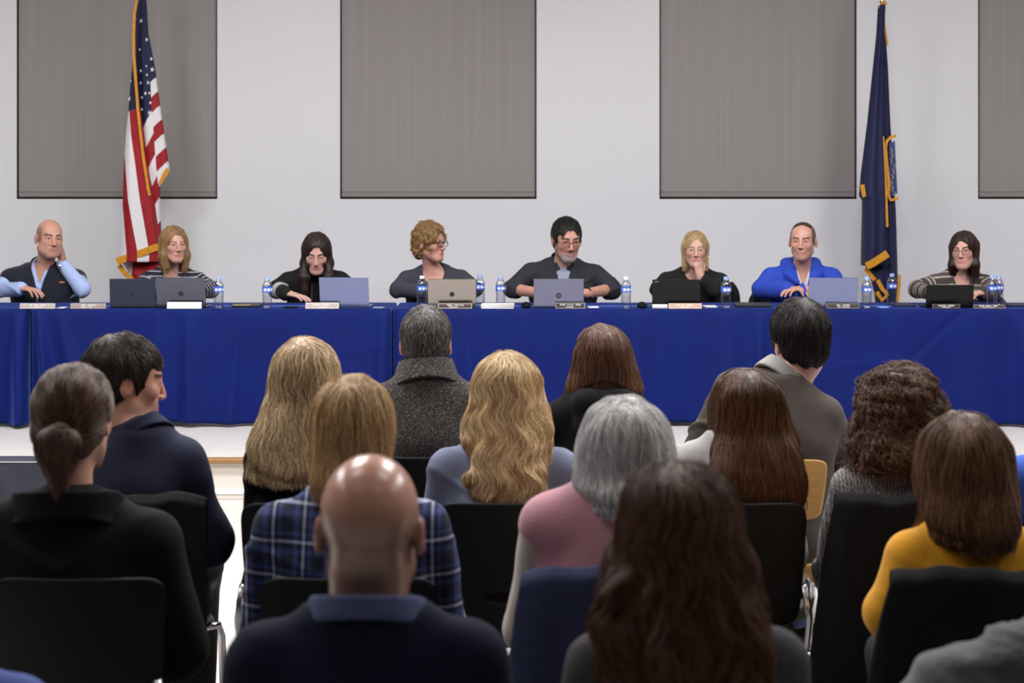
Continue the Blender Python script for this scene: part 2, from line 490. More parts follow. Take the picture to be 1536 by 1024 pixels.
    def garment(s, name, mat, t=.012, sleeve=1.0, hem=.04, cuts=(), folds=(.004, 14), extra=None, h=None, colfn=None, k=.035, traps=True, seed=0, loose=1.3, fold2=None, noarm=False, relaxn=0):
        S = Sdf(); s.torso(S, t, k)
        if traps: s.upper(S, t)
        if not noarm: s.sleeves(S, t, sleeve, .014, loose)
        if extra: extra(S)
        S.plane(A(0, 0, s.zh + hem), A(0, 0, -1), .01)
        for c in cuts: c(S)
        if folds:
            # creases gather under the arms and across the back
            def crease(p):
                w = np.clip((s.zs + .06 - p[:, 2]) * 6, .15, 1)
                q = p + .02 * np.stack([wob(p, 9, seed + 5), wob(p, 9, seed + 6), wob(p, 9, seed + 7)], 1)
                sx_ = np.sign(p[:, 0] - s.x)
                dg = q @ A(.0, .5, 1.0) * 1.0 + sx_ * (p[:, 0] - s.x) * -.75
                cr_ = np.maximum(np.sin(dg * folds[1] * 3.0 + 1.5 * wob(q, 11, seed + 8)), 0) ** 3
                gate = np.clip(wob(p, 8, seed + 9) * 1.3 + .25, 0, 1)
                return w * (folds[0] * wob(p * A(1, 1, 1.9), folds[1], seed + 3) - folds[0] * 1.7 * cr_ * gate)
            S.post.append(crease)
        V, Q = S.mesh(h or .009)
        if relaxn: V = relax(V, Q, relaxn)
        me = np_mesh(name, V, Q, s.org)
        if colfn: set_col(me, colfn(V))
        return link(name, me, mat, s.root)
    def arm_coord(s, V):
        """(distance along the nearest sleeve, which arm or -1 for the trunk)"""
        best = np.full(len(V), .075 * s.am); al = np.zeros(len(V)); wh = np.full(len(V), -1)
        for i, (j, e, w) in enumerate(s.chain):
            for a, b, off in ((j, e, 0.0), (e, w, np.linalg.norm(e - j))):
                ab = b - a; L = np.linalg.norm(ab); t = np.clip(((V - a) @ ab) / L ** 2, 0, 1)
                dd = np.linalg.norm(V - a - t[:, None] * ab, axis=1)
                if off == 0.0: dd = np.where(t < .12, dd + .05, dd)
                m = dd < best; best[m] = dd[m]; al[m] = off + t[m] * L; wh[m] = i
        return al, wh
    def collar(s, mat, z0=-.01, z1=.05, r0=.075, r1=.066, th=.006, front=.02, gap=0.0, tilt=.25, name='collar', flare=0.0, h=.005, parent=None, wrap=1.0):
        """a band of cloth round the neck; z measured along the neck from its base"""
        ax = unit(s.nt - s.nb); b = s.nb; fb = s.fb
        def fn(p):
            q = p - b; z = q @ ax
            rad = q - z[:, None] * ax; x = rad @ s.rb; y = rad @ fb
            r = np.sqrt(x * x + (y * wrap) ** 2)
            zt = np.clip((z - z0) / (z1 - z0), 0, 1)
            R = r0 + (r1 - r0) * zt + flare * np.maximum(zt - .5, 0)
            d = np.abs(r - R) - th
            top = z - (z1 - front * np.clip(y / r0, -.3, 1)); bot = (z0 - tilt * y) - z
            d = np.maximum(d, np.maximum(top, bot) * .9)
            if gap: d = np.maximum(d, np.where(y > 0, gap * (1.2 - zt * -.8) - np.abs(x), -1))
            return d * .85
        S = Sdf(); S.add(fn, b + ax * (z0 + z1) / 2, max(r0, r1) + abs(z1 - z0) + .05, 0)
        V, Q = S.mesh(h)
        V = relax(V, Q, 2)
        return link(name, np_mesh(name, V, Q, s.org), mat, parent or s.root)
    def legs(s, mat, shoe, knee=.43, spread=.11, shift=0.0):
        S = Sdf(); fb, rb = s.fb, s.rb; c = A(s.lev[0][1], s.d - fb[1] * 0, s.z0)
        S.ell(c + A(0, 0, .550) - fb * .01, A(.178 * s.W, .135 * s.Dp, .095), None, .05)
        for sd in (-1, 1):
            sx = A(shift, 0, 0); hp = c + sx * .3 + rb * sd * .09 + A(0, 0, .545); kn = c + sx + rb * sd * spread + fb * knee + A(0, 0, .520); an = c + sx + rb * sd * spread + fb * (knee - .02) + A(0, 0, .10)
            S.cap(hp, kn, .080, .062, .04); S.cap(kn, an, .060, .046, .02)
        S.plane(c + A(0, 0, .085), A(0, 0, -1))
        V, Q = S.mesh(.014); link('trousers', np_mesh('trousers', V, Q, s.org), mat, s.root)
        for sd in (-1, 1):
            a = c + A(shift, 0, 0) + rb * sd * spread + fb * (knee - .02)
            T = Sdf(); T.cap(a + A(0, 0, .055) - fb * .03, a + A(0, 0, .045) + fb * .15, .045, .040, .02); T.cap(a + A(0, 0, .05), a + A(0, 0, .11), .045, .040, .02)
            T.plane(a + A(0, 0, .004), A(0, 0, -1))
            V, Q = T.mesh(.012); link('shoe', np_mesh('shoe', V, Q, s.org), shoe, s.root)
def skin_color(L, V, s, colfn):
    base = np.array(s.skin if s.skin else (0.52, 0.27, 0.19))
    col = np.tile(base, (len(V), 1))
    x, y, z = L.T; ax = np.abs(x)
    hm = (np.abs(x) < .11) & (np.abs(y) < .14) & (z > -.14) & (z < .14)
    def mix(m, c, a):
        m = np.clip(m, 0, 1)[:, None] * a * hm[:, None]; col[:] = col * (1 - m) + np.array(c) * m
    g = lambda cx, cy, cz, r: np.exp(-((ax - cx) ** 2 + (y - cy) ** 2 + (z - cz) ** 2) / r ** 2)
    red = base * np.array([1.02, .72, .70])
    mix(g(.042, .08, -.03, .024) * .9, red, .30); mix(g(0, .112, -.03, .014), red, .35); mix(g(.085, -.01, 0, .03), red, .6)
    nz = wob(V, 160, 5)[:, None]; col *= 1 + .035 * nz
    lip = base * np.array([.82, .46, .46]) if s.ho.get('fem') else base * np.array([.80, .52, .50])
    mix(((ax < .0235) & (np.abs(z + .064) < .0115 * (1 - (ax / .026) ** 2)) & (y > .075)).astype(float), lip, .85)
    bc = s.ho.get('brow', (.05, .03, .02)); bt = s.ho.get('browt', .0044)
    bz = .0225 + .006 * np.sin(np.clip((ax - .012) / .042, 0, 1) * 2.6)
    mix(np.clip(1.6 - np.abs(z - bz) / bt, 0, 1) * ((ax > .011) & (ax < .052) & (y > .05)), bc, min(1, s.ho.get('browa', .8) * 1.25))
    # lash line along the upper lid
    lz = .0035 + s.ho.get('eye', .0048) * np.sqrt(np.clip(1 - ((ax - .031) / .0150) ** 2, 0, 1)) + .001
    mix(np.clip(1.5 - np.abs(z - lz) / .0022, 0, 1) * (np.abs(ax - .031) < .0155) * (y > .07), (.03, .02, .018), .75)
    mix(((y > .095) & (np.abs(z + .0405) < .003) & (np.abs(ax - .007) < .0035)).astype(float), (.10, .04, .03), .7)
    if colfn: colfn(L, V, col, mix)
    return col

# ------------------------------------------------------------------ hair
def strands(name, S, seeds, parent, org, mat, n=4000, length=.15, seg=12, field=None, depth=(-.001, .005), wave=(0, .1), r=.0006, jit=.15, lift=0.0, zmin=None, seed=1, curl=0.0, hang=True, taper=True, freq=35, avoid=None, phk=2.2):
    rg = np.random.default_rng(seed)
    p = seeds[rg.integers(0, len(seeds), n)] + rg.normal(size=(n, 3)) * .002
    L = length * rg.uniform(.55, 1.1, n); st = (L / seg)[:, None]
    dep = rg.uniform(depth[0], depth[1], n)
    fld = field or (lambda q: np.tile(A(0, 0, -1.0), (len(q), 1)))
    jv = rg.normal(size=(n, 3)) * jit
    e = .004; pts = []; nrm = []
    vel = None
    for k in range(seg + 1):
        f0 = S(p); g = np.stack([S(p + np.eye(3)[i] * e) - f0 for i in range(3)], 1)
        g /= np.linalg.norm(g, axis=1)[:, None] + 1e-9
        if k == 0: p = p - g * (f0 + .003)[:, None]; f0 = f0 * 0 - .003
        pts.append(p.copy()); nrm.append(g)
        dv = fld(p) + jv
        on = np.ones(len(p)) if not hang else np.clip((g[:, 2] + .75) * 3, 0, 1)
        dv = dv - g * ((dv * g).sum(1) * on)[:, None]
        dv /= np.linalg.norm(dv, axis=1)[:, None] + 1e-9
        vel = dv if vel is None else vel * .45 + dv * .55
        vel = vel / (np.linalg.norm(vel, axis=1)[:, None] + 1e-9)
        p = p + vel * st
        f1 = S(p); tgt = -dep + lift * ((k + 1) / seg)
        p = p - g * (np.clip(f1 - tgt, -.012, .012) * .6 * on)[:, None]
        if zmin is not None:
            zz = zmin(p) if callable(zmin) else zmin
            stop = p[:, 2] < zz + rg.normal(size=n) * .006
            p = np.where(stop[:, None], pts[-1] + (p - pts[-1]) * .15, p)
    Pt = np.stack(pts, 1); N = np.stack(nrm, 1)
    if wave[0] or curl:
        T = np.gradient(Pt, axis=1); T /= np.linalg.norm(T, axis=2)[..., None] + 1e-9
        B = np.cross(T, N)
        ph = phk * wob(Pt[:, 0] * A(1, 1, .25), freq, 3)[:, None]
        rampv = np.clip(np.linspace(0, 1, seg + 1) * 1.8, 0, 1)[None]
        s_ = 2 * math.pi * (Pt[..., 2]) / wave[1] + ph
        Pt = Pt + B * (wave[0] * np.sin(s_) * rampv)[..., None] + N * (curl * np.cos(s_ * 1.0 + 1) * rampv)[..., None]
    if avoid is not None:       # a strand stops where it would cross the face
        bad = avoid(Pt.reshape(-1, 3)).reshape(n, seg + 1); first = np.where(bad.any(1), bad.argmax(1), seg + 1)
        ok = first > 1; Pt = Pt[ok]; first = first[ok]; n = len(Pt)
        ii = np.minimum(np.arange(seg + 1)[None], first[:, None] - 1); Pt = np.take_along_axis(Pt, ii[..., None].repeat(3, 2), 1)
    hc_ = bpy.data.hair_curves.new(name)
    hc_.add_curves([seg + 1] * n)
    hc_.points.foreach_set('position', (Pt - np.asarray(org)).astype(np.float32).ravel())
    rad = np.full((n, seg + 1), r, np.float32) * rg.uniform(.7, 1.2, (n, 1)).astype(np.float32)
    if taper: rad[:, -3:] *= np.array([.85, .6, .25], np.float32)
    at = hc_.attributes.get('radius') or hc_.attributes.new('radius', 'FLOAT', 'POINT')
    at.data.foreach_set('value', rad.ravel())
    hc_.materials.append(mat)
    o = bpy.data.objects.new(name, hc_); C.objects.link(o); o.parent = parent
    return o
def lock_post(amp, fr, warp=(0, .1), seed=2, fz=.12):
    def f(p):
        q = p.copy()
        if warp[0]:
            q[:, 0] = q[:, 0] + warp[0] * np.sin(2 * math.pi * p[:, 2] / warp[1] + 2.2 * wob(p * A(1, 1, .25), 35, 3))
        q[:, 2] *= fz
        return amp * wob(q, fr, seed)
    return f
def face_cut(S, p, c=(0, .125, -.035), r=(.060, .090, .108), k=.012, fore=(.048, .050, .032)):
    S.ell(p.H(*c), A(*r) * p.hs, p.R, k, 's')
    if fore: S.ell(p.H(c[0], .135, fore[2]), A(fore[0], .075, fore[1]) * p.hs, p.R, k, 's')
def hair(p, S, mats, h=.006, n=4000, length=.15, name='hair', drop=None, **kw):
    """solid head of hair as a part of the person, its loose strands one level below"""
    V, Q = S.mesh(h)
    o = link(name, np_mesh(name, V, Q, p.org), mats[1], p.root)
    sd = V
    if drop is not None: sd = V[drop(V)]
    def face(q):
        l = ((q - p.hc) @ p.R) / p.hs
        return (((l[:, 0] / .054) ** 2 + ((l[:, 1] - .115) / .075) ** 2 + ((l[:, 2] + .025) / .098) ** 2) < 1)
    kw.setdefault('avoid', face)
    if 'zmin' not in kw: kw['zmin'] = V[:, 2].min() + .004
    strands('hair_strands', S, sd, o, p.org, mats[0], n=n, length=length, **kw)
    return o
def cap_prims(S, p, t=.012, back=.0, low=-.06, w=1.0, k=.03, up=0.0):
    H = p.H; hs = p.hs
    S.ell(H(0, -.014, .036 + up), A(.076 * w + t, .095 + t, .087 + t) * hs, p.R, k)
    S.ell(H(0, -.048 - back, -.020), A(.066 * w + t * .8, .052 + t, .070) * hs, p.R, k)
def long_hair(p, rows, dback=None, bmax=.118, bl=.045, flat=None, pw=2.3, yoff=0.0):
    """rows of (py, xl, xr) seen in the photo -> an elliptic loft that leaves the head and lies on the back"""
    zh = p.hc[2]; out = []
    yb = p.lev[5][2] - p.fb[1] * (.115 * p.Dp - .002) if dback is None else dback
    ztop = WZ(rows[0][0], p.dhead)
    for py, xl, xr in rows:
        z = WZ(py, p.dhead); cx = (WX(xl, p.dhead) + WX(xr, p.dhead)) / 2; a = (WX(xr, p.dhead) - WX(xl, p.dhead)) / 2
        t = np.clip((zh - .02 - z) / max(zh - .02 - p.zs, .05), 0, 1)
        b = min(bmax * p.hs, a * 1.3) * (1 - t) + bl * t
        cy = (p.hc[1] - p.fb[1] * .012 * p.hs) * (1 - t) + yb * t + yoff
        out.append((z, cx, cy, a, b))
    out.sort()
    return out
# ------------------------------------------------------------------ shared materials
M = {}
M['skin'] = vcol_mat('skin', rough=.42, sss=.12, spec=.45, bump=.15, bscale=420)
M['skin_shiny'] = vcol_mat('skin_shiny', rough=.26, sss=.12, spec=.5)
M['sclera'] = plain('sclera', (.24, .21, .195, 1), .35); M['iris'] = plain('iris', (.06, .035, .02, 1), .2); M['iris_blue'] = plain('iris_blue', (.08, .12, .16, 1), .2)
M['pupil'] = plain('pupil', (.006, .006, .006, 1), .15)
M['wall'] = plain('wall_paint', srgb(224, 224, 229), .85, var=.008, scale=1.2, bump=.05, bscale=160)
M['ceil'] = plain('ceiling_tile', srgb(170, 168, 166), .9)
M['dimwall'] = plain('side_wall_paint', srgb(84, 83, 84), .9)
M['floor'] = plain('floor_vinyl', srgb(196, 190, 184), .45, var=.05, scale=9)
M['stage'] = plain('stage_vinyl', srgb(198, 194, 192), .55, var=.05, scale=14)
M['wood_trim'] = plain('oak_nosing', srgb(150, 112, 72), .5, var=.15, scale=8, stretch=(.2, 4, 4))
M['riser'] = plain('riser_paint', srgb(212, 204, 196), .7)
M['white'] = plain('white_plastic', srgb(235, 235, 236), .5)
M['black'] = plain('black_plastic', (.004, .004, .0045, 1), .55, bump=.15, bscale=500, spec=.22)
M['blackmat'] = plain('black_matte', (.005, .005, .0055, 1), .85, spec=.2)
M['chrome'] = plain('chrome', (.75, .75, .76, 1), .18, metal=1.0)
M['steel'] = plain('brushed_steel', (.5, .5, .5, 1), .35, metal=1.0)
M['dark_frame'] = plain('dark_bronze', (.012, .012, .013, 1), .5)
M['gold'] = plain('gold_fringe', srgb(205, 140, 28), .55, var=.25, scale=120, stretch=(1, 1, .2))
M['brass'] = plain('brass', (.75, .55, .2, 1), .25, metal=1.0)
M['water'] = None
def glassy(name, tint, rough=.02, clear=.82):
    m = bpy.data.materials.new(name); m.use_nodes = True; nt = m.node_tree; nt.nodes.clear()
    out = nt.nodes.new('ShaderNodeOutputMaterial')
    t = node(nt, 'ShaderNodeBsdfTransparent', i_Color=tint); g = node(nt, 'ShaderNodeBsdfGlossy', i_Roughness=rough)
    lw = node(nt, 'ShaderNodeLayerWeight', i_Blend=.35); mx = nt.nodes.new('ShaderNodeMixShader')
    mth = node(nt, 'ShaderNodeMath', operation='MULTIPLY_ADD'); mth.inputs[1].default_value = .75; mth.inputs[2].default_value = 1 - clear - .1
    nt.links.new(lw.outputs['Facing'], mth.inputs[0]); nt.links.new(mth.outputs[0], mx.inputs[0])
    nt.links.new(t.outputs[0], mx.inputs[1]); nt.links.new(g.outputs[0], mx.inputs[2]); nt.links.new(mx.outputs[0], out.inputs[0])
    return m
M['pet'] = glassy('clear_bottle_plastic', (.86, .88, .92, 1), .08, .84)
M['lens'] = glassy('spectacle_lens', (.96, .97, .98, 1), .02, .97)
# ------------------------------------------------------------------ room
DW = 12.95; XL, XR, YB, ZC = -6.2, 6.2, -2.2, 4.25; DS = 9.68
def struct(o): return tag(o, kind='structure')
WIN = [(25, 326), (510, 805), (989, 1285), (1467, 1765)]
WZ0, WZ1 = WZ(298.5, DW), 3.75
wx = [(WX(a, DW), WX(b, DW)) for a, b in WIN]
mb = MB()
xs = [XL] + [v for w in wx for v in w] + [XR]
for i in range(0, len(xs), 2):                      # piers between the windows
    mb.poly([(xs[i], DW, WZ0), (xs[i+1], DW, WZ0), (xs[i+1], DW, WZ1), (xs[i], DW, WZ1)])
mb.poly([(XL, DW, 0), (XR, DW, 0), (XR, DW, WZ0), (XL, DW, WZ0)]); mb.poly([(XL, DW, WZ1), (XR, DW, WZ1), (XR, DW, ZC), (XL, DW, ZC)])
for a, b in wx:                                     # reveals
    y2 = DW + .14
    mb.poly([(a, DW, WZ0), (a, y2, WZ0), (a, y2, WZ1), (a, DW, WZ1)]); mb.poly([(b, DW, WZ0), (b, y2, WZ0), (b, y2, WZ1), (b, DW, WZ1)])
    mb.poly([(a, DW, WZ0), (b, DW, WZ0), (b, y2, WZ0), (a, y2, WZ0)]); mb.poly([(a, DW, WZ1), (b, DW, WZ1), (b, y2, WZ1), (a, y2, WZ1)])
struct(mb.build('wall_back', M['wall']))
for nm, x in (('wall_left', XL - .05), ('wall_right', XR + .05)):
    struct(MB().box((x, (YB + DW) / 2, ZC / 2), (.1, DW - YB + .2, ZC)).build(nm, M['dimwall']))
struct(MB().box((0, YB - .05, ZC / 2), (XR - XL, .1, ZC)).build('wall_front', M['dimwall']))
struct(MB().box((0, (YB + DW) / 2, -.05), (XR - XL + .2, DW - YB + .4, .1)).build('floor', M['floor']))
struct(MB().box((0, (YB + DW) / 2, ZC + .05), (XR - XL + .2, DW - YB + .4, .1)).build('ceiling', M['ceil']))
glass = plain('night_window_glass', (.01, .012, .016, 1), .1)
for i, (a, b) in enumerate(wx):
    f = MB(); zc = (WZ0 + WZ1) / 2
    for x in (a + .005, b - .005): f.box((x, DW + .012, zc), (.008, .024, WZ1 - WZ0 - .004))
    for z in (WZ0 + .005, WZ1 - .005): f.box((( a + b) / 2, DW + .012, z), (b - a - .004, .024, .008))
    f.box(((a + b) / 2, DW + .125, zc), (b - a, .02, WZ1 - WZ0))
    w = struct(f.build('window_%d' % (i + 1), M['dark_frame']))
    link_g = MB().box(((a + b) / 2, DW + .105, zc), (b - a - .06, .01, WZ1 - WZ0 - .06)).build('window_pane', glass, w)
# roller blinds in the recesses
m, nt, b_ = new_mat('blind_fabric')
tc = node(nt, 'ShaderNodeTexCoord'); mp = node(nt, 'ShaderNodeMapping'); mp.inputs['Scale'].default_value = (26, 1, .25)
n1 = node(nt, 'ShaderNodeTexNoise', i_Scale=1.6, i_Detail=5.0); n2 = node(nt, 'ShaderNodeTexNoise', i_Scale=420.0)
nt.links.new(tc.outputs['Object'], mp.inputs[0]); nt.links.new(mp.outputs[0], n1.inputs['Vector']); nt.links.new(tc.outputs['Object'], n2.inputs['Vector'])
mx = node(nt, 'ShaderNodeMath', operation='MULTIPLY_ADD'); mx.inputs[1].default_value = .35; nt.links.new(n2.outputs[0], mx.inputs[0]); nt.links.new(n1.outputs[0], mx.inputs[2])
r = ramp(nt, [(.35, srgb(141, 136, 135)), (.95, srgb(151, 146, 145))]); nt.links.new(mx.outputs[0], r.inputs[0]); nt.links.new(r.outputs[0], b_.inputs['Base Color']); b_.inputs['Roughness'].default_value = .9
M['blind'] = m; M['blind_hem'] = plain('blind_hem', srgb(140, 136, 132), .85)
BL = ['grey roller blind behind the striped flag', 'grey roller blind above the curly-haired woman with glasses', 'grey roller blind left of the dark blue flag, above the blonde woman in black', 'grey roller blind right of the dark blue flag, cut by the picture edge']
for i, (a, b) in enumerate(wx):
    org = ((a + b) / 2, DW + .018, WZ0 + .02)
    rt = empty('roller_blind', org, BL[i], 'window blind', 'grey roller blinds on the back wall')
    w2 = (b - a) / 2 - .011; zt = WZ1 - .09
    fab = grid_mesh('blind_fabric', lambda u, v: (org[0] + (2 * u - 1) * w2, org[1] + .0015 * math.sin(u * 19 + i), WZ0 + .055 + v * (zt - WZ0 - .055)), 24, 4, org, .002, M['blind'], rt); fab.data.polygons.foreach_set('use_smooth', np.zeros(len(fab.data.polygons), bool))
    MB().box((org[0], org[1], WZ0 + .034), (2 * w2, .009, .036), bev=.003).build('hem_bar', M['blind_hem'], rt, org=org)
    MB().tube([(a + .014, org[1] + .03, zt + .02), (b - .014, org[1] + .03, zt + .02)], .026, 14).build('roller_tube', M['steel'], rt, org=org)
# stage: vinyl platform, oak nosing, riser and its baseboard
struct(MB().box((0, (DS + .06 + DW) / 2, STAGE / 2), (XR - XL - .01, DW - DS - .065, STAGE)).build('floor_stage', M['stage']))
struct(MB().box((0, DS + .035, STAGE - .014), (XR - XL - .01, .07, .028), bev=.006).build('trim_1', M['wood_trim']))
struct(MB().box((0, DS + .045, .115), (XR - XL - .01, .03, .172)).build('trim_2', M['riser']))
struct(MB().box((0, DS + .024, .040), (XR - XL - .01, .03, .026), bev=.006).build('trim_3', M['white']))
struct(MB().box((0, DS + .024, .0135), (XR - XL - .01, .022, .026), bev=.003).build('baseboard_stage', M['riser']))
# dark low box at the left end of the stage front
cx = WX(40, 9.6); MBx = MB().box((WX(20, 9.55), 9.56, .125), (1.05, .19, .235), bev=.012)
tr = MBx.build('platform_step', plain('dark_navy_panel', srgb(44, 46, 60), .45, var=.3, scale=9))
tag(tr, 'low dark navy step box against the left end of the stage', 'step box')
MB().box((WX(20, 9.55), 9.56, .2455), (1.06, .20, .008), bev=.002).build('top_edge', M['steel'], tr)
# ------------------------------------------------------------------ lights
def emis(name, col, st):
    m = bpy.data.materials.new(name); m.use_nodes = True; nt = m.node_tree; nt.nodes.clear()
    out = nt.nodes.new('ShaderNodeOutputMaterial'); e = node(nt, 'ShaderNodeEmission', i_Color=col, i_Strength=st); nt.links.new(e.outputs[0], out.inputs[0]); return m
M['tube'] = emis('fluorescent_diffuser', (1.0, .965, .93, 1), 1.0)
def ceiling_light(x, y, power, i):
    rt = empty('ceiling_light', (x, y, ZC), 'recessed ceiling light panel over the hall', 'ceiling light', 'ceiling light panels')
    f = MB(); w, l = .62, 1.22
    for sx in (-1, 1): f.box((sx * (l / 2), 0, -.012), (.03, w, .022))
    for sy in (-1, 1): f.box((0, sy * (w / 2), -.012), (l + .03, .03, .022))
    f.build('light_frame', M['white'], rt)
    MB().box((0, 0, -.006), (l - .03, w - .03, .008)).build('diffuser', M['tube'], rt)
    li = bpy.data.lights.new('fluorescent_tube', 'AREA'); li.shape = 'RECTANGLE'; li.size = l - .06; li.size_y = w - .06; li.energy = power; li.color = (1, .985, .985)
    lo = bpy.data.objects.new('fluorescent_tube', li); C.objects.link(lo); lo.parent = rt; lo.location = (0, 0, -.014)
for j, (y, pw) in enumerate(((11.6, 5), (8.1, 112), (6.0, 70), (3.9, 17), (1.6, 1.5))):
    for i, x in enumerate((-4.4, -1.5, 1.5, 4.4)): ceiling_light(x, y, pw, i)
w = bpy.data.worlds.new('World'); scn.world = w; w.use_nodes = True
w.node_tree.nodes['Background'].inputs[0].default_value = (.5, .5, .55, 1); w.node_tree.nodes['Background'].inputs[1].default_value = .03
# ------------------------------------------------------------------ camera
cam = bpy.data.cameras.new('camera'); co = bpy.data.objects.new('camera', cam); C.objects.link(co)
co.location = (0, 0, HC); co.rotation_euler = (math.pi / 2, 0, 0)
cam.sensor_width = 36; cam.lens = F / 1536 * 36; cam.shift_y = -(512 - YH) / 1536; cam.clip_end = 60; cam.clip_start = .1
cam.dof.use_dof = True; cam.dof.focus_distance = 7.7; cam.dof.aperture_fstop = 4.1
scn.camera = co
scn.view_settings.view_transform = 'Standard'; scn.view_settings.look = 'None'; scn.view_settings.gamma = 1; scn.view_settings.exposure = 0.21
scn.view_settings.use_curve_mapping = False
scn.cycles.use_denoising = True; scn.cycles.max_bounces = 8; scn.cycles.transparent_max_bounces = 12; scn.cycles.caustics_reflective = False; scn.cycles.caustics_refractive = False
# ------------------------------------------------------------------ tables with blue cloths
DT = 11.0; TD = .61; ZT = WZ(463.5, DT)
m, nt, b_ = new_mat('blue_cloth')
tc = node(nt, 'ShaderNodeTexCoord'); n1 = node(nt, 'ShaderNodeTexNoise', i_Scale=3.0, i_Detail=3.0); n2 = node(nt, 'ShaderNodeTexNoise', i_Scale=900.0)
for n in (n1, n2): nt.links.new(tc.outputs['Object'], n.inputs['Vector'])
r = ramp(nt, [(.3, srgb(8, 25, 88)), (.7, srgb(9, 27, 96))]); nt.links.new(n1.outputs[0], r.inputs[0]); nt.links.new(r.outputs[0], b_.inputs['Base Color'])
bp = node(nt, 'ShaderNodeBump', i_Strength=.12, i_Distance=.002); nt.links.new(n2.outputs[0], bp.inputs['Height']); nt.links.new(bp.outputs[0], b_.inputs['Normal'])
b_.inputs['Roughness'].default_value = .7; b_.inputs['Specular IOR Level'].default_value = .14; b_.inputs['Sheen Weight'].default_value = .6; b_.inputs['Sheen Tint'].default_value = (.16, .30, 1, 1); b_.inputs['Sheen Roughness'].default_value = .35
M['cloth'] = m
M['tabletop'] = plain('laminate_top', srgb(150, 140, 128), .5)
def table(x0, x1, seed, tl, cl, folds, hemz=.262, creases=()):
    xc, yc = (x0 + x1) / 2, DT + .02 + TD / 2
    rt = empty('folding_table', (xc, yc, STAGE), tl, 'table', None)
    w, d = x1 - x0 - .05, TD - .045
    MB().box((0, 0, ZT - STAGE - .022), (w, d, .03), bev=.006).build('tabletop', M['tabletop'], rt)
    for sx in (-1, 1):
        for sy in (-1, 1):
            MB().tube([(sx * (w / 2 - .22), sy * (d / 2 - .08), ZT - STAGE - .04), (sx * (w / 2 - .20), sy * (d / 2 - .06), .0)], .014, 8).build('leg', M['blackmat'], rt)
    rg = np.random.default_rng(seed); ph = rg.uniform(0, 6.28, 8)
    # rounded perimeter, starting at the back left corner and going round the front
    hw, hd, cr = (x1 - x0) / 2, (TD + .02) / 2, .03
    per = []
    def arc(cx, cy, a0, a1, n=6):
        for k in range(n + 1):
            a = math.radians(a0 + (a1 - a0) * k / n); per.append((cx + cr * math.cos(a), cy + cr * math.sin(a), math.cos(a), math.sin(a)))
    def line(xa, ya, xb, yb, n, nx, ny):
        for k in range(1, n): per.append((xa + (xb - xa) * k / n, ya + (yb - ya) * k / n, nx, ny))
    arc(-hw + cr, hd - cr, 90, 180); line(-hw, hd - cr, -hw, -hd + cr, 16, -1, 0); arc(-hw + cr, -hd + cr, 180, 270)
    line(-hw + cr, -hd, hw - cr, -hd, 200, 0, -1); arc(hw - cr, -hd + cr, 270, 360); line(hw, -hd + cr, hw, hd - cr, 16, 1, 0); arc(hw - cr, hd - cr, 0, 90); line(hw - cr, hd, -hw + cr, hd, 60, 0, 1)
    per = np.array(per); n = len(per); s = np.arange(n)
    zb = hemz - STAGE; zt = ZT - STAGE
    rings = []
    for t in (.02, .5, .9, .985): rings.append(np.stack([per[:, 0] * (1 - (1 - t) * .12) if t > .9 else per[:, 0] * t, per[:, 1] * t, np.full(n, zt) + .0009 * np.sin(per[:, 0] * 9 + per[:, 1] * 7)], 1))
    rings = []
    for t in (.0, .35, .7, .92, .985):
        rings.append(np.stack([per[:, 0] - per[:, 2] * 0 - np.sign(per[:, 0]) * np.minimum(np.abs(per[:, 0]), hd) * (1 - t), per[:, 1] * t, np.full(n, zt)], 1))
    front = np.clip(-per[:, 3], 0, 1); side = np.abs(per[:, 2]); back = np.clip(per[:, 3], 0, 1)
    nv = 34; drop = np.where(back > .5, .06, zt - zb)
    for k in range(nv + 1):
        v = k / nv; g = v ** .75
        off = np.full(n, .004 + .008 * min(1, v * 12)) + .015 * v * front
        for (fx, amp, sig, sh) in folds:
            xx = fx + sh * v; off = off + front * g * 2.3 * amp * np.exp(-((per[:, 0] - xx) / (sig * .7 * (1 + .7 * v))) ** 2)
        off = off + front * g * (.014 * np.sin(per[:, 0] * 7 + ph[0] + .5 * v) + .011 * np.sin(per[:, 0] * 15 + ph[1] - v) + .004 * np.sin(per[:, 0] * 31 + ph[2]))
        off = off + side * (.004 * np.sin(per[:, 1] * 14 + ph[3]) * g)
        for (xa, za, xb, zb2, amp) in creases:
            px, pz = per[:, 0] + xc, zt - drop * v + STAGE
            dx, dz = xb - xa, zb2 - za; L2 = dx * dx + dz * dz
            tt = np.clip(((px - xa) * dx + (pz - za) * dz) / L2, 0, 1)
            dist = np.hypot(px - xa - tt * dx, pz - za - tt * dz)
            off = off + front * amp * np.exp(-(dist / .018) ** 2)
        rr = .012
        z = zt - drop * v - (0 if k else .002)
        hem = .012 * np.sin(per[:, 0] * 4.5 + ph[4]) * v ** 3 * front
        rings.append(np.stack([per[:, 0] + per[:, 2] * off * .3, per[:, 1] + per[:, 3] * off, z + hem], 1))
    V = np.concatenate(rings); R = len(rings); idx = np.arange(R * n).reshape(R, n)
    Q = np.stack([idx[:-1], np.roll(idx[:-1], -1, 1), np.roll(idx[1:], -1, 1), idx[1:]], -1).reshape(-1, 4)
    me = np_mesh('tablecloth', V, Q[:, ::-1])
    o = link('tablecloth', me, M['cloth'], None); o.location = (xc, yc, STAGE)
    sm = o.modifiers.new('solid', 'SOLIDIFY'); sm.thickness = .0015; sm.offset = 1
    tag(o, cl, 'tablecloth')
X = lambda px: WX(px, DT)
table(X(-250), X(40), 1, 'folding table at the far left end of the row, under blue cloth', 'blue tablecloth at the far left end, cut by the picture edge', [(.55, .05, .05, .05), (.2, .03, .07, .0)])
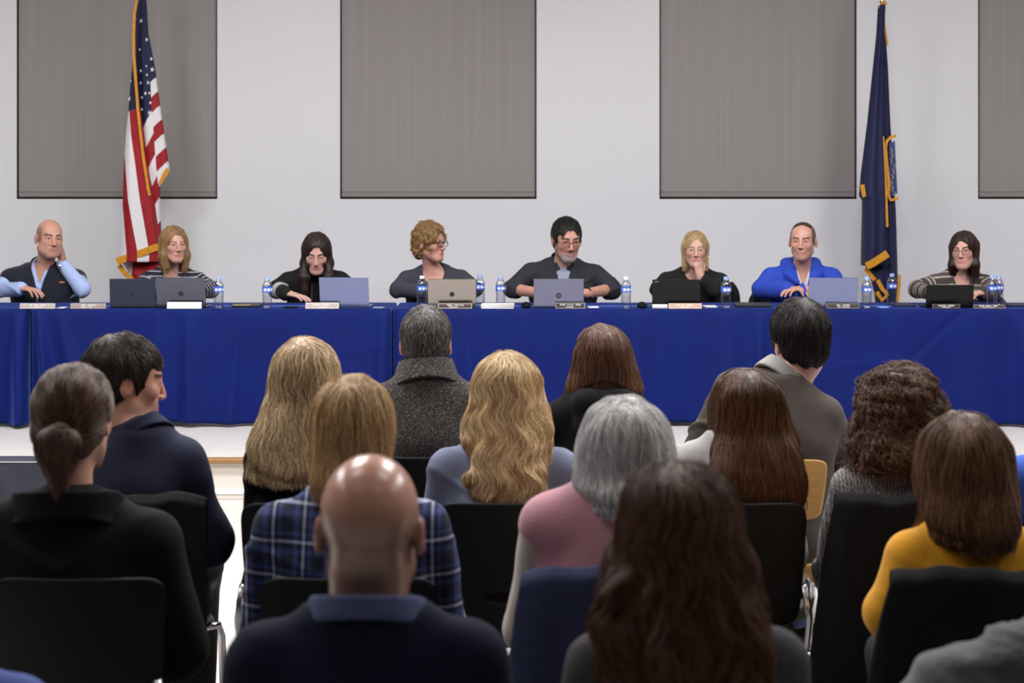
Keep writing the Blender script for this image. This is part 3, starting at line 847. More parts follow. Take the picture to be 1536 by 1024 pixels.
table(X(48), X(585), 2, 'folding table in front of the bald man and the woman in black', 'blue tablecloth below the bald man in the navy vest', [(-1.1, .055, .035, .10), (-.97, .03, .05, .18), (-.33, .028, .06, -.04), (-.15, .026, .05, .02), (.18, .018, .04, -.05), (.5, .022, .05, .03), (.8, .018, .04, -.04), (1.08, .02, .04, 0)], creases=[(X(520), .70, X(590), .74, .004)])
table(X(591), X(1163), 3, 'folding table in front of the bearded man with glasses', 'blue tablecloth below the bearded man in the dark shirt', [(-1.13, .03, .03, 0), (-.75, .018, .04, .04), (-.4, .022, .05, .05), (.0, .018, .04, -.03), (.35, .022, .07, -.03), (.9, .02, .08, .04), (1.12, .03, .04, -.03)])
table(X(1168), X(1790), 4, 'folding table at the right end of the row, under blue cloth', 'blue tablecloth at the right end, with crossed creases below the striped-sweater woman',
      [(-1.2, .02, .05, 0), (-.05, .012, .08, 0), (.22, .05, .06, .05), (.42, .06, .05, .03), (.56, .05, .045, .06), (.75, .05, .05, .02), (.9, .03, .08, .0)],
      creases=[(X(1442), WZ(470, DT), X(1368), WZ(535, DT), -.010), (X(1345), WZ(470, DT), X(1368), WZ(540, DT), -.007), (X(1250), WZ(550, DT), X(1375), WZ(538, DT), .006)])
ZS = ZT + .0016
# ------------------------------------------------------------------ laptops
def laptop(cx, top, wpx, y, tilt, col, logo, label, yaw=0, metal=.0, rough=.4, kind='disc', hgt=None):
    """lid towards the camera; cx, top and width in photo pixels at depth y"""
    s = F / y; w = wpx / s; h = hgt or (WZ(top, y) - ZS) / math.cos(math.radians(tilt)); dd = w * .66
    rt = empty('laptop', (WX(cx, y), y, ZS), label, 'laptop', 'open laptops on the blue tables'); rt.rotation_euler = (0, 0, math.radians(yaw))
    mt = plain('laptop_lid', col, rough * .8, metal=min(1, metal * 1.2), bump=.02, bscale=900, spec=.3)
    MB().box((0, dd / 2 + .006, .0075), (w, dd, .013), bev=.004).build('base', mt, rt)
    k = MB()
    for i in range(5):
        for j in range(13): k.box((-w * .42 + j * w * .07, dd * .30 + i * .018 + .02, .0147), (w * .058, .014, .002))
    k.build('keyboard', M['blackmat'], rt)
    lid = MB().box((0, 0, h / 2), (w, .006, h), bev=.0028).build('lid', mt, rt)
    lid.location = (0, .004, .010); lid.rotation_euler = (math.radians(-tilt) * -1, 0, 0)
    MB().box((0, .0034, h / 2), (w * .94, .001, h * .9)).build('screen', M['screen'], lid)
    if kind == 'disc':
        MB().tube([(0, -.0029, h * .45), (0, -.0045, h * .45)], .016, 24).build('logo', M['logo'], lid)
    elif kind == 'ring':
        mb = MB(); mb.tube([(0, -.0029, h * .40), (0, -.0045, h * .40)], .0175, 24); mb.build('logo', M['logo'], lid)
        q = MB()
        for dx in (-.007, .0045):
            q.tube([(dx - .002, -.0052, h * .40 - .009), (dx + .002, -.0052, h * .40 + .011)], .0011, 6)
            q.tube([(dx, -.0052, h * .40 + .002), (dx + .005, -.0052, h * .40 + .002), (dx + .004, -.0052, h * .40 - .006)], .0011, 6)
        q.build('logo_letters', M['steel'], lid)
    elif kind == 'corner':
        q = MB()
        for i, (a, b) in enumerate(((0, 0), (.008, .0), (.016, 0))): q.box((-w * .44 + a, -.0036, h * .92), (.006, .001, .004))
        q.build('logo', M['steel'], lid)
    return rt
M['screen'] = plain('screen_glass', (.02, .025, .03, 1), .2); M['logo'] = plain('dark_logo', (.012, .012, .014, 1), .3)
YL = DT + .045
sil = srgb(128, 138, 178)
laptop(199, 420, 68, YL, 6, srgb(40, 44, 62), None, 'dark navy laptop between the bald man and the striped-cardigan woman', rough=.5, yaw=1, kind='disc')
laptop(272, 418, 74, YL + .01, 12, srgb(96, 98, 112), None, 'dark grey laptop in front of the woman in the striped cardigan', rough=.28, metal=.75)
laptop(517, 418, 74, YL + .005, 16, sil, None, 'pale blue-silver laptop tilted before the dark-haired woman looking down', metal=.6, rough=.3, yaw=-2, kind='none')
laptop(678, 420, 72, YL + .02, 14, srgb(160, 154, 150), None, 'silver laptop with dark round logo before the curly-haired woman with glasses', metal=.75, rough=.3, yaw=1)
laptop(838, 420, 75, YL, 10, srgb(120, 124, 150), None, 'blue-grey laptop with round lettered logo before the bearded man', metal=.75, rough=.28, kind='ring')
laptop(1014, 421, 72, YL + .02, 10, srgb(7, 8, 13), None, 'black laptop in front of the blonde woman with hand at her chin', rough=.4, kind='corner')
laptop(1249, 418, 73, YL, 15, sil, None, 'pale blue-silver laptop in front of the man in the blue hoodie', metal=.6, rough=.3, yaw=-2, kind='none')
laptop(1424, 429, 71, YL + .02, 12, srgb(4, 4, 5), None, 'black laptop in front of the woman in the striped sweater', rough=.5, kind='none')
# ------------------------------------------------------------------ nameplates with two lines of small white lettering
def nameplate(x0, x1, top, face, frame_c, label, text_c=None, words=((2, 5), (7,)), clip=0, y=DT + .008):
    w = (x1 - x0) / (F / y); h = WZ(top, y) - ZS; rt = empty('nameplate', (WX((x0 + x1) / 2, y), y, ZS), label, 'nameplate', 'nameplates along the front edge of the tables')
    t = math.radians(12)
    fr = MB(); R = Matrix.Rotation(-t, 3, 'X')
    fr.box((0, .012, h / 2), (w, .006, h), R, bev=.0015); fr.box((0, .020, .003), (w, .034, .006), bev=.001)
    fr.build('holder', plain('nameplate_holder', frame_c, .4, metal=.4), rt)
    MB().box((0, .0078, h / 2), (w - .012, .003, h - .010), R).build('plate', plain('nameplate_face', face, .35), rt)
    rg = random.Random(int(x0)); L = MB()
    for ln, (ws, zc, ch, cw) in enumerate(zip(words, (.66, .32), (.0085, .0062), (.0085, .0064))):
        tot = sum(ws) * cw + (len(ws) - 1) * cw * 1.3; x = -tot / 2 + rg.uniform(-.01, .01)
        for k in ws:
            for i in range(k):
                hh = ch; st = cw * .2
                zz = h * zc; yy = .0060 + (zz - h / 2) * math.sin(t) * 1.0
                kind = rg.randrange(4)
                L.box((x + cw * .2, yy, zz), (st, .0008, hh), R)
                if kind != 3: L.box((x + cw * .65, yy, zz), (st, .0008, hh), R)
                if kind in (0, 2): L.box((x + cw * .42, yy, zz + hh * .4), (cw * .6, .0008, hh * .2), R)
                if kind in (1, 2, 3): L.box((x + cw * .42, yy, zz - hh * .4), (cw * .6, .0008, hh * .2), R)
                if kind in (0, 3): L.box((x + cw * .42, yy, zz), (cw * .6, .0008, hh * .2), R)
                x += cw
            x += cw * 1.3
    L.build('lettering', M['white'], rt)
lg, dk, tan = srgb(168, 160, 156), srgb(52, 46, 46), srgb(186, 160, 140)
nameplate(29, 82, 455, lg, srgb(190, 184, 178), 'light grey nameplate under the bald man\'s resting hand', words=((2, 3, 4), (8,)))
nameplate(105, 158, 455, srgb(140, 132, 126), srgb(170, 156, 140), 'grey nameplate between the bald man\'s elbow and dark navy laptop', words=((3, 7), (6, 4)))
nameplate(250, 302, 453, srgb(230, 230, 230), srgb(222, 222, 222), 'white nameplate against the dark grey laptop', words=((3, 5), (8,)))
nameplate(458, 508, 454, srgb(176, 164, 160), srgb(205, 198, 194), 'pale nameplate at the left corner of the tilted blue-silver laptop', words=((6, 5), (9,)))
nameplate(657, 708, 455, srgb(66, 56, 54), srgb(170, 158, 146), 'dark nameplate with pale rim before the silver laptop', words=((4, 7), (9,)))
nameplate(833, 878, 454, srgb(54, 48, 48), srgb(140, 134, 130), 'dark nameplate in front of the bearded man\'s laptop', words=((4, 5, 4), (8,)))
nameplate(1003, 1053, 455, tan, srgb(205, 182, 164), 'tan nameplate in front of the black laptop and paper stack', words=((6, 5), (9,)))
nameplate(1240, 1290, 455, dk, srgb(110, 104, 100), 'dark nameplate in front of the hoodie man\'s laptop', words=((3, 6), (4, 7)))
nameplate(1399, 1441, 456, srgb(30, 26, 26), srgb(84, 78, 74), 'dark nameplate before the black laptop at the right end', words=((6, 5), (9,)))
nameplate(1461, 1509, 457, dk, srgb(120, 112, 106), 'dark nameplate at the right end, below the two water bottles', words=((4, 4, 3), (4, 5)))
# ------------------------------------------------------------------ water bottles
M['label_blue'] = plain('bottle_label', srgb(70, 108, 205), .4); M['label_white'] = plain('bottle_label_print', srgb(225, 230, 240), .4); M['cap_blue'] = plain('bottle_cap', srgb(150, 180, 235), .5)
BOT = None
def bottle(px, y, label, top=416, cap='cap_blue', lab='label_blue'):
    rt = empty('water_bottle', (WX(px, y), y, ZS), label, 'bottle', 'plastic water bottles on the tables')
    h = .205; q = lambda z: z
    prof = [(.004, .003), (.026, .0), (.031, .006), (.0315, .03), (.0300, .036), (.0315, .042), (.0295, .052), (.0315, .062), (.0295, .072), (.0315, .082), (.0300, .092), (.0322, .098), (.0322, .142), (.0312, .148), (.027, .160), (.020, .173), (.0135, .182), (.0125, .192)]
    MB().lathe(prof, seg=28).build('bottle_body', M['pet'], rt, smooth=True)
    MB().lathe([(.0326, .104), (.0328, .1045), (.0328, .1375), (.0326, .138)], seg=28, cap=False).build('label', M[lab], rt, smooth=True)
    g = MB()
    for k in range(3):
        a0 = -math.pi / 2 + (-.35 + k * .75)
        for z0, z1 in ((.113, .128),):
            pts = []
            for i in range(9):
                a = a0 + (i / 8 - .5) * .55; pts.append((a, z0 + .004 * math.sin(i * 1.7))); 
            for (a, za), (b, zb) in zip(pts, pts[1:]): g.poly([(.0331 * math.cos(a), .0331 * math.sin(a), za), (.0331 * math.cos(b), .0331 * math.sin(b), zb), (.0331 * math.cos(b), .0331 * math.sin(b), z1), (.0331 * math.cos(a), .0331 * math.sin(a), z1)])
    g.build('label_print', M['label_white'], rt, smooth=True)
    MB().lathe([(.0150, .183), (.0152, .184), (.0152, .199), (.0140, .2015)], seg=20).build('cap', M[cap], rt, smooth=True)
YB_ = DT + .05
bottle(328, YB_, 'water bottle right of the dark grey laptop, beside the striped cardigan')
bottle(401, YB_ - .01, 'water bottle left of the dark-haired woman in black, by her sleeve')
bottle(633, YB_ + .12, 'water bottle left of the silver laptop with the round logo', cap='white')
bottle(720, YB_ + .30, 'water bottle half hidden behind the silver laptop, only its label clear')
bottle(751, YB_ + .14, 'water bottle behind the white papers, left of the bearded man')
bottle(939, YB_, 'water bottle between the bearded man and the blonde woman in black', cap='white')
bottle(1089, YB_ - .01, 'water bottle by the blonde woman\'s left sleeve')
bottle(1300, YB_ - .01, 'water bottle in front of the dark blue flag, nearer the camera', cap='cap_blue')
bottle(1338, YB_ + .40, 'water bottle at the back of the table before the dark blue flag')
bottle(1488, YB_ + .14, 'left one of two water bottles by the striped sweater\'s elbow')
bottle(1498, YB_ + .215, 'right one of two water bottles by the striped sweater\'s elbow')
# ------------------------------------------------------------------ papers, phones and mice on the tables
M['paper'] = plain('paper', srgb(240, 240, 240), .8)
def papers(x0, x1, y, n, label, dep=.21, rot=0, th=.0018, grp=None):
    rg = random.Random(int(x0)); w = (x1 - x0) / (F / y); m_ = MB()
    for k in range(n): m_.box((rg.uniform(-.006, .006), dep / 2 + rg.uniform(-.008, .008), th * (k + .5) * 1.05), (w, dep, th), Matrix.Rotation(math.radians(rot + rg.uniform(-3, 3)), 3, 'Z'))
    o = m_.build('paper_stack', M['paper']); o.location = (WX((x0 + x1) / 2, y), y, ZS + .0005); tag(o, label, 'papers', grp); return o
papers(722, 770, DT + .03, 15, 'white paper stack left of the bearded man\'s arm', .10)
papers(979, 1001, DT + .012, 11, 'white papers beside the tan nameplate, left of it', .03, th=.0022)
papers(1058, 1076, DT + .14, 2, 'white sheet between the black laptop and the water bottle', .15)
papers(85, 95, DT + .03, 2, 'small white sheet right of the leftmost nameplate', .1)
papers(880, 896, DT + .10, 3, 'crumpled white paper beside the bearded man\'s wrist', .05, rot=15)
def slab(name, x0, x1, y, dep, h, mat, label, cat, rot=0):
    w = (x1 - x0) / (F / y); o = MB().box((0, dep / 2, h / 2), (w, dep, h), Matrix.Rotation(math.radians(rot), 3, 'Z'), bev=min(h * .4, .004)).build(name, mat); o.location = (WX((x0 + x1) / 2, y), y, ZS + .0003); return tag(o, label, cat)
fo = slab('folder', 345, 388, DT + .10, .24, .016, plain('folder_black', srgb(28, 28, 32), .5), 'dark folder between two water bottles', 'folder', 4)
MB().box((-.02, .02, .017), (.11, .03, .003)).build('paper_strip', plain('manila', srgb(196, 170, 130), .7), fo)
slab('phone', 424, 446, DT + .05, .08, .010, M['blackmat'], 'black phone beside the dark-haired woman\'s hand', 'phone', 12)
slab('phone', 560, 576, DT + .02, .05, .009, plain('phone_silver', srgb(120, 130, 160), .3), 'small grey phone right of the tilted laptop', 'phone', -20)
slab('folder', 1106, 1160, DT + .12, .26, .018, plain('notebook_black', srgb(30, 30, 36), .5), 'dark notebook pile right of the blonde woman\'s bottle', 'notebook', -5)
slab('notebook', 1342, 1374, DT + .20, .2, .012, plain('notebook_navy', srgb(26, 28, 46), .5), 'thin dark notebook left of the black laptop at right', 'notebook', 3)
slab('notebook', 1512, 1560, DT + .20, .2, .012, plain('notebook_navy2', srgb(26, 28, 46), .5), 'thin dark notebook at the right edge past the bottles', 'notebook', 3)
slab('phone', 1318, 1333, DT + .06, .07, .008, plain('phone_blue', srgb(120, 150, 220), .3), 'pale phone between the flag bottles', 'phone', 8)
def mouse(px, y, label):
    S = Sdf(); S.ell(A(0, 0, .012), A(.033, .055, .026), None, .005); S.plane(A(0, 0, 0), A(0, 0, -1), .004)
    V, Q = S.mesh(.004); o = link('computer_mouse', np_mesh('computer_mouse', V, Q), M['blackmat']); o.location = (WX(px, y), y, ZS + .003)
    return tag(o, label, 'computer mouse')
mouse(789, DT + .08, 'black computer mouse left of the bearded man\'s laptop')
mouse(963, DT + .08, 'black computer mouse right of the water bottle, by the white papers')
# ------------------------------------------------------------------ flags on poles
DF = 12.45
red, wht, nvy = srgb(150, 18, 30), srgb(225, 222, 224), srgb(22, 28, 62)
M['flag_red'] = plain('flag_red', red, .7, var=.1, scale=20); M['flag_white'] = plain('flag_white', wht, .75); M['flag_navy'] = plain('flag_navy', nvy, .7, var=.12, scale=16)
M['state_navy'] = plain('banner_navy', srgb(24, 28, 66), .65, var=.15, scale=14)
def fx(px): return WX(px, DF)
def fz(py): return WZ(py, DF)
def interp_rows(rows):
    R = np.array(rows, float)
    return lambda y: (np.interp(y, R[:, 0], R[:, 1]), np.interp(y, R[:, 0], R[:, 2]))
def cloth_panel(name, rows, depth, bulge, mat, parent, nu=40, nv=120, mats_fn=None, wav=.006, curl=.05, org=None, cyc=2.0):
    """hanging cloth between two outlines (photo rows), folded in depth; its two edges turn back towards the pole"""
    f = interp_rows(rows); y0, y1 = rows[0][0], rows[-1][0]
    def pt(u, v):
        y = y0 + (y1 - y0) * v; xl, xr = f(y); x = xl + (xr - xl) * u
        e = max(0, abs(u - .5) * 2 - .86) / .14
        yy = DF + depth - bulge * math.cos((u - .5) * math.pi) * (.3 + .7 * v) + wav * math.sin(u * 2 * math.pi * cyc + 1.3 + v * .8) * (.3 + v) + curl * e * e * (.3 + v)
        return (fx(x), yy, fz(y))
    return grid_mesh(name, pt, nu, nv, org, .003, mat, parent, mats_fn=(lambda u, v: mats_fn(*(lambda y: (f(y)[0] + (f(y)[1] - f(y)[0]) * u, y))(y0 + (y1 - y0) * v))) if mats_fn else None), pt, f
def ribbon(name, pts, width_px, depth, parent, org, mat, off=-.006):
    """fringe band following points (px, py) with a thickness in depth"""
    m_ = MB(); n = len(pts)
    P0 = []
    for i, (x, y) in enumerate(pts):
        a = np.array(pts[max(i - 1, 0)], float); b = np.array(pts[min(i + 1, n - 1)], float); t = (b - a) / (np.linalg.norm(b - a) + 1e-9)
        nx, ny = -t[1], t[0]; w = width_px / 2
        yy = DF + (depth[i] if isinstance(depth, (list, tuple)) else depth) + off
        P0.append([(fx(x + nx * w * s), yy + o_, fz(y + ny * w * s)) for s, o_ in ((-1, 0), (1, 0), (1, .006), (-1, .006))])
    bm = m_.bm; rings = [[bm.verts.new(p) for p in r] for r in P0]
    for a, b in zip(rings, rings[1:]):
        for k in range(4): bm.faces.new((a[k], a[(k + 1) % 4], b[(k + 1) % 4], b[k]))
    bm.faces.new(rings[0][::-1]); bm.faces.new(rings[-1])
    o = m_.build(name, mat, parent, org=org); return o
def pole(px_top, px_bot, parent, org, depth=.05, top_py=-30):
    x0, x1 = fx(px_bot), fx(px_top); zb = STAGE + .02
    MB().tube([(x0, DF + depth, zb), (x1, DF + depth, fz(top_py))], .0125, 12).build('pole', plain('pole_wood', srgb(150, 120, 80), .4), parent, org=org, smooth=True)
    mb = MB(); mb.lathe([(.15, .0), (.15, .02), (.11, .04), (.03, .06), (.025, .14), (.018, .15)], (x0, DF + depth, STAGE), 24); mb.build('base', M['brass'], parent, org=org, smooth=True)
    mb = MB(); mb.lathe([(.012, 0), (.022, .01), (.012, .025), (.024, .06), (.020, .09), (.004, .14)], (x1, DF + depth, fz(top_py)), 16); mb.build('finial', M['brass'], parent, org=org, smooth=True)
# --- striped flag
o1 = (fx(212), DF + .05, STAGE)
us = empty('flag', o1, 'red and white striped flag with white stars and gold fringe on a pole', 'flag', 'flags on poles')
pole(212, 212, us, o1)
FM = [M['flag_red'], M['flag_white'], M['flag_navy']]
def colA(x, y):
    if y < 168 - (x - 194) * .3: return 2
    bA = np.interp(y, [168, 230, 299, 376], [160, 184, 185.5, 194]); bB = np.interp(y, [168, 228, 299, 376], [176, 189, 196, 210]); bC = np.interp(y, [168, 200, 299, 376], [198, 200, 213, 227])
    return 1 if x < bA else 0 if x < bB else 1 if x < bC else 0
rowsA = [(-12, 208, 214), (50, 203, 209), (90, 202, 207), (120, 198, 208), (165, 194, 211), (200, 190, 216), (250, 186, 223), (300, 184, 231), (340, 182, 237), (372, 180, 241), (392, 178.5, 241)]
rowsB = [(-14, 207, 216), (5, 207, 218), (50, 206, 220.5), (88, 204, 228), (106, 204, 231), (124, 204, 233.5), (150, 204, 237), (200, 206, 244), (252, 210, 252), (262, 212, 245), (276, 214, 238), (300, 216, 237.5), (372, 222, 240)]
fold = lambda y: np.interp(y, [100, 125, 172, 200, 250, 300], [222, 225, 227, 230, 234, 239])
def colB(x, y):
    if x > fold(y):
        t = (y - 122 + (x - 226) * 1.0) / 24.0
        return 2 if t < 0 else (1, 0)[int(t) % 2]
    t = (y - 178 + (x - 222) * 2.2) / 38.0
    return 2 if t < -.05 else (1, 0)[int(max(t, 0)) % 2]
pb, ptB, fB = cloth_panel('back_fold', rowsB, .035, .05, FM, us, 120, 220, colB, .010, .03, o1, 1.5)
pa, ptA, fA = cloth_panel('front_fold', rowsA, -.045, .05, FM, us, 120, 220, colA, .008, .06, o1, 1.5)
rowsC = [(330, 183, 236), (372, 182, 240), (395, 181, 242), (408, 190, 244), (421, 200, 246)]
cloth_panel('lower_fold', rowsC, .02, .03, FM, us, 70, 60, lambda x, y: 1 if x < 203 + (y - 372) * -.15 else 0, .006, .03, o1)
def star(px, py, pt_fn, f, rows, r, parent, org):
    y0, y1 = rows[0][0], rows[-1][0]; v = (py - y0) / (y1 - y0); xl, xr = f(py); u = min(max((px - xl) / (xr - xl), .04), .96)
    c = pt_fn(u, v); m_ = MB(); pts = []
    for k in range(10):
        a = math.pi / 2 + k * math.pi / 5; rr = r if k % 2 == 0 else r * .40
        pts.append((c[0] + rr * math.cos(a) * .85, c[1] - .0045, c[2] + rr * math.sin(a)))
    bm = m_.bm; fr = [bm.verts.new(p) for p in pts]; bk = [bm.verts.new((p[0], p[1] + .004, p[2])) for p in pts]
    bm.faces.new(fr); bm.faces.new(bk[::-1])
    for k in range(10): bm.faces.new((fr[k], bk[k], bk[(k + 1) % 10], fr[(k + 1) % 10]))
    m_.build('star', M['flag_white'], parent, org=org)
for (x, y, r) in ((211, 31, 3.2), (219, 59, 3.2), (226, 88, 3.0), (227.5, 104, 4.0), (211, 106, 3), (221.5, 124, 3.4), (211, 124, 2.6), (219, 99, 2.0), (220, 112, 2.4), (218, 140, 3.2), (223.5, 139.5, 2.6), (213, 146, 2.4), (225, 154, 2.8), (223.5, 169, 3.8), (213, 164, 2.6), (209.5, 74, 2.4)):
    star(x, y, ptB, fB, rowsB, r / 208.8 * 1.05, us, o1)
for (x, y, r) in ((198, 149, 4.4), (199.5, 122, 2.4)): star(x, y, ptA, fA, rowsA, r / 208.8, us, o1)
ribbon('fringe', [(216, -8), (209, 2), (205.5, 20), (204, 55), (204.5, 85), (207, 120), (210, 160), (214, 200), (219, 240), (226, 285), (228, 293)], 4.0, -.075, us, o1, M['gold'])
ribbon('fringe', [(179, 391), (195, 386), (212, 380), (228, 374), (241, 369)], 10.5, -.085, us, o1, M['gold'])
ribbon('fringe', [(251, 253), (248, 259), (243, 266), (238, 274)], 8, .02, us, o1, M['gold'])
ribbon('fringe', [(180, 397), (186, 406), (193, 413), (200, 419)], 7, -.03, us, o1, M['gold'])
# --- dark blue flag
o2 = (fx(1326), DF + .05, STAGE)
sf = empty('flag', o2, 'dark blue flag with gold fringe and gold-ringed emblem on a pole', 'flag', 'flags on poles')
pole(1326, 1326, sf, o2, .06, 4)
SM = [M['state_navy']]
cloth_panel('back_fold', [(8, 1319, 1328), (60, 1316, 1331), (100, 1316, 1334), (184, 1312, 1338), (275, 1312, 1344), (321, 1312, 1347), (385, 1312, 1349), (430, 1314, 1350), (470, 1318, 1346)], .03, .05, SM, sf, 40, 120, None, .012, .03, o2, 2)
cloth_panel('front_fold', [(8, 1318.5, 1326), (60, 1313, 1324), (100, 1309, 1322), (184, 1301, 1322), (260, 1292, 1326), (294, 1289.5, 1327), (300, 1294, 1327), (321, 1294, 1327), (375, 1293, 1327), (398, 1293, 1326)], -.05, .055, SM, sf, 40, 120, None, .010, .06, o2, 1.5)
cloth_panel('lower_fold', [(380, 1297, 1326), (405, 1300, 1327), (420, 1308, 1328), (436, 1312, 1330), (446, 1319, 1327)], .0, .03, SM, sf, 26, 40, None, .006, .03, o2)
ribbon('fringe', [(1328, 4), (1322, 8), (1319, 14)], 6, -.03, sf, o2, M['gold'])
ribbon('fringe', [(1323, 18), (1327, 40), (1331, 68)], 2.6, .0, sf, o2, M['gold'])
ribbon('fringe', [(1290.5, 277), (1291.5, 286), (1294, 295)], 6, -.07, sf, o2, M['gold'])
ribbon('fringe', [(1294, 398), (1304, 393), (1315, 386), (1325.5, 379)], 11, -.128, sf, o2, M['gold'])
ribbon('fringe', [(1295, 402), (1302, 411), (1309, 419)], 6, -.07, sf, o2, M['gold'])
ribbon('fringe', [(1313, 419), (1320, 432), (1328, 441), (1320, 449), (1312, 437)], 6, -.07, sf, o2, M['gold'])
ribbon('fringe', [(1349, 412), (1348.5, 430), (1346, 452), (1344, 468)], 4, .0, sf, o2, M['gold'])
ribbon('fringe', [(1321.5, 205), (1324, 245), (1326, 290), (1328, 340)], 3.6, -.06, sf, o2, M['gold'])
ribbon('emblem_ring', [(1342, 204), (1334, 206), (1328, 212), (1326, 222), (1328, 245), (1331, 275), (1330, 292), (1334, 300), (1345, 297)], 4.2, -.045, sf, o2, M['gold'])
emb = MB()
for (x0, y0, x1, y1, k) in ((1332, 213, 1341, 296, 0),):
    emb.poly([(fx(1332), DF - .036, fz(216)), (fx(1341), DF - .030, fz(211)), (fx(1345), DF - .022, fz(290)), (fx(1334), DF - .036, fz(294))])
emb.build('emblem_field', plain('emblem_blue', srgb(56, 70, 120), .6, var=.5, scale=60), sf, org=o2)
em2 = MB(); rg = random.Random(4)
for k in range(9):
    y = 222 + k * 8; x = 1337 + rg.uniform(-2, 3)
    em2.tube([(fx(x - 2), DF - .040, fz(y)), (fx(x + rg.uniform(0, 3)), DF - .040, fz(y + 4)), (fx(x - 1), DF - .040, fz(y + 7))], .004, 6)
em2.build('emblem_figures', plain('emblem_thread', srgb(160, 150, 120), .6), sf, org=o2)
# ------------------------------------------------------------------ the eight people behind the tables
DP = 11.93
M['trouser_dark'] = plain('dark_trousers', (.012, .013, .018, 1), .85); M['shoe_black'] = plain('black_shoe', (.01, .01, .01, 1), .4)
M['jeans'] = plain('jeans_denim', srgb(52, 66, 110), .85, var=.15, scale=60, bump=.2, bscale=600)
def stripes_fn(p, per, cols, wv=.0, off=0.0):
    """colour bands level round the trunk and square to each sleeve"""
    cols = np.array(cols)[:, :3]
    def f(V):
        al, wh = p.arm_coord(V); t = np.where(wh < 0, V[:, 2] + .004 * wob(V, 18, 9), al + .003)
        k = np.floor((t / per + off) % 1 * len(cols)).astype(int)
        return cols[k]
    return f
def vee(p, z0, h, w, fr=.0, k=.006, deep=.3):
    """opening at the front of a garment: a wedge with its point at height z0"""
    def c(S):
        ca = math.cos(math.atan2(w, h)); sa = math.sin(math.atan2(w, h))
        def fn(q):
            x = np.abs((q - p.nb) @ p.rb); y = (q - p.nb) @ p.fb
            return np.maximum(x * ca - (q[:, 2] - z0) * sa, fr - y)
        S.add(fn, p.nb + A(0, 0, -.05), .45, k, 's')
    return c
def scoop(p, r=(.085, .09, .10), dz=-.0, dy=.05):
    return lambda S: S.ell(p.nb + p.fb * dy + A(0, 0, dz), A(*r), None, .006, 's')
def glasses(p, mat, w=.026, h=.017, sq=True, th=.0016, z=.0005, y=.107, temple=True):
    g = MB(); org = np.array(p.org); H = lambda a, b, c: tuple(p.H(a, b, c) - org); hs = p.hs; ctr = []
    for s in (-1, 1):
        pts = []
        for k in range(25):
            a = 2 * math.pi * k / 24; ex = .55 if sq else 1.0
            cx = math.copysign(abs(math.cos(a)) ** ex, math.cos(a)) * w; cz = math.copysign(abs(math.sin(a)) ** ex, math.sin(a)) * h
            pts.append(H(s * .0325 + cx, y - abs(s * .0325 + cx) * .12, z + cz))
        g.tube(pts, th * hs, 6, cap=False)
        if temple: g.tube([H(s * (.0325 + w), y - .007, z + h * .4), H(s * .074, .06, z + .008), H(s * .083, -.005, z + .012), H(s * .083, -.02, z + .0)], th * hs, 6)
    g.tube([H(-.0075, y, z + .003), H(0, y + .003, z + .005), H(.0075, y, z + .003)], th * hs, 6)
    o = g.build('glasses', mat, p.root, smooth=True)
    for s in (-1, 1):
        q = MB(); q.poly([H(s * .0325 + math.cos(2 * math.pi * k / 16) * w * .95, y - .002 - abs(s * .0325 + math.cos(2 * math.pi * k / 16) * w) * .12, z + math.sin(2 * math.pi * k / 16) * h * .95) for k in range(16)])
        q.build('lens', M['lens'], o)
def band(p, c, ax, r, w, mat, name, th=.003):
    ax = unit(ax); u = unit(np.cross(ax, A(.3, .2, 1))); v = np.cross(ax, u); c = np.asarray(c) - A(*p.org)
    m_ = MB(); R = Matrix(np.stack([u, v, ax], 1).tolist())
    bm = m_.bm; rings = []
    for rr, z in ((r, -w / 2), (r + th, -w / 2), (r + th, w / 2), (r, w / 2)):
        rings.append([bm.verts.new(Vector(c + (u * math.cos(t) + v * math.sin(t)) * rr + ax * z)) for t in np.linspace(0, 2 * math.pi, 25)[:-1]])
    for i in range(4):
        a, b = rings[i], rings[(i + 1) % 4]
        for k in range(24): bm.faces.new((a[k], a[(k + 1) % 24], b[(k + 1) % 24], b[k]))
    return m_.build(name, mat, p.root, smooth=True)
def stud(p, c, r, mat, name='earring'):
    bm = bmesh.new(); bmesh.ops.create_icosphere(bm, subdivisions=2, radius=r); me = bpy.data.meshes.new(name); bm.to_mesh(me); bm.free()
    o = link(name, me, mat, p.root); o.location = tuple(np.asarray(c) - A(*p.org)); return o
def Q(px, py, dd):
    q = P(px, py, DP + dd)
    if py > 440: q[2] = ZT + (.080 if dd > -.25 else .064)       # elbows and wrists rest on the table
    return q
H35 = .0036
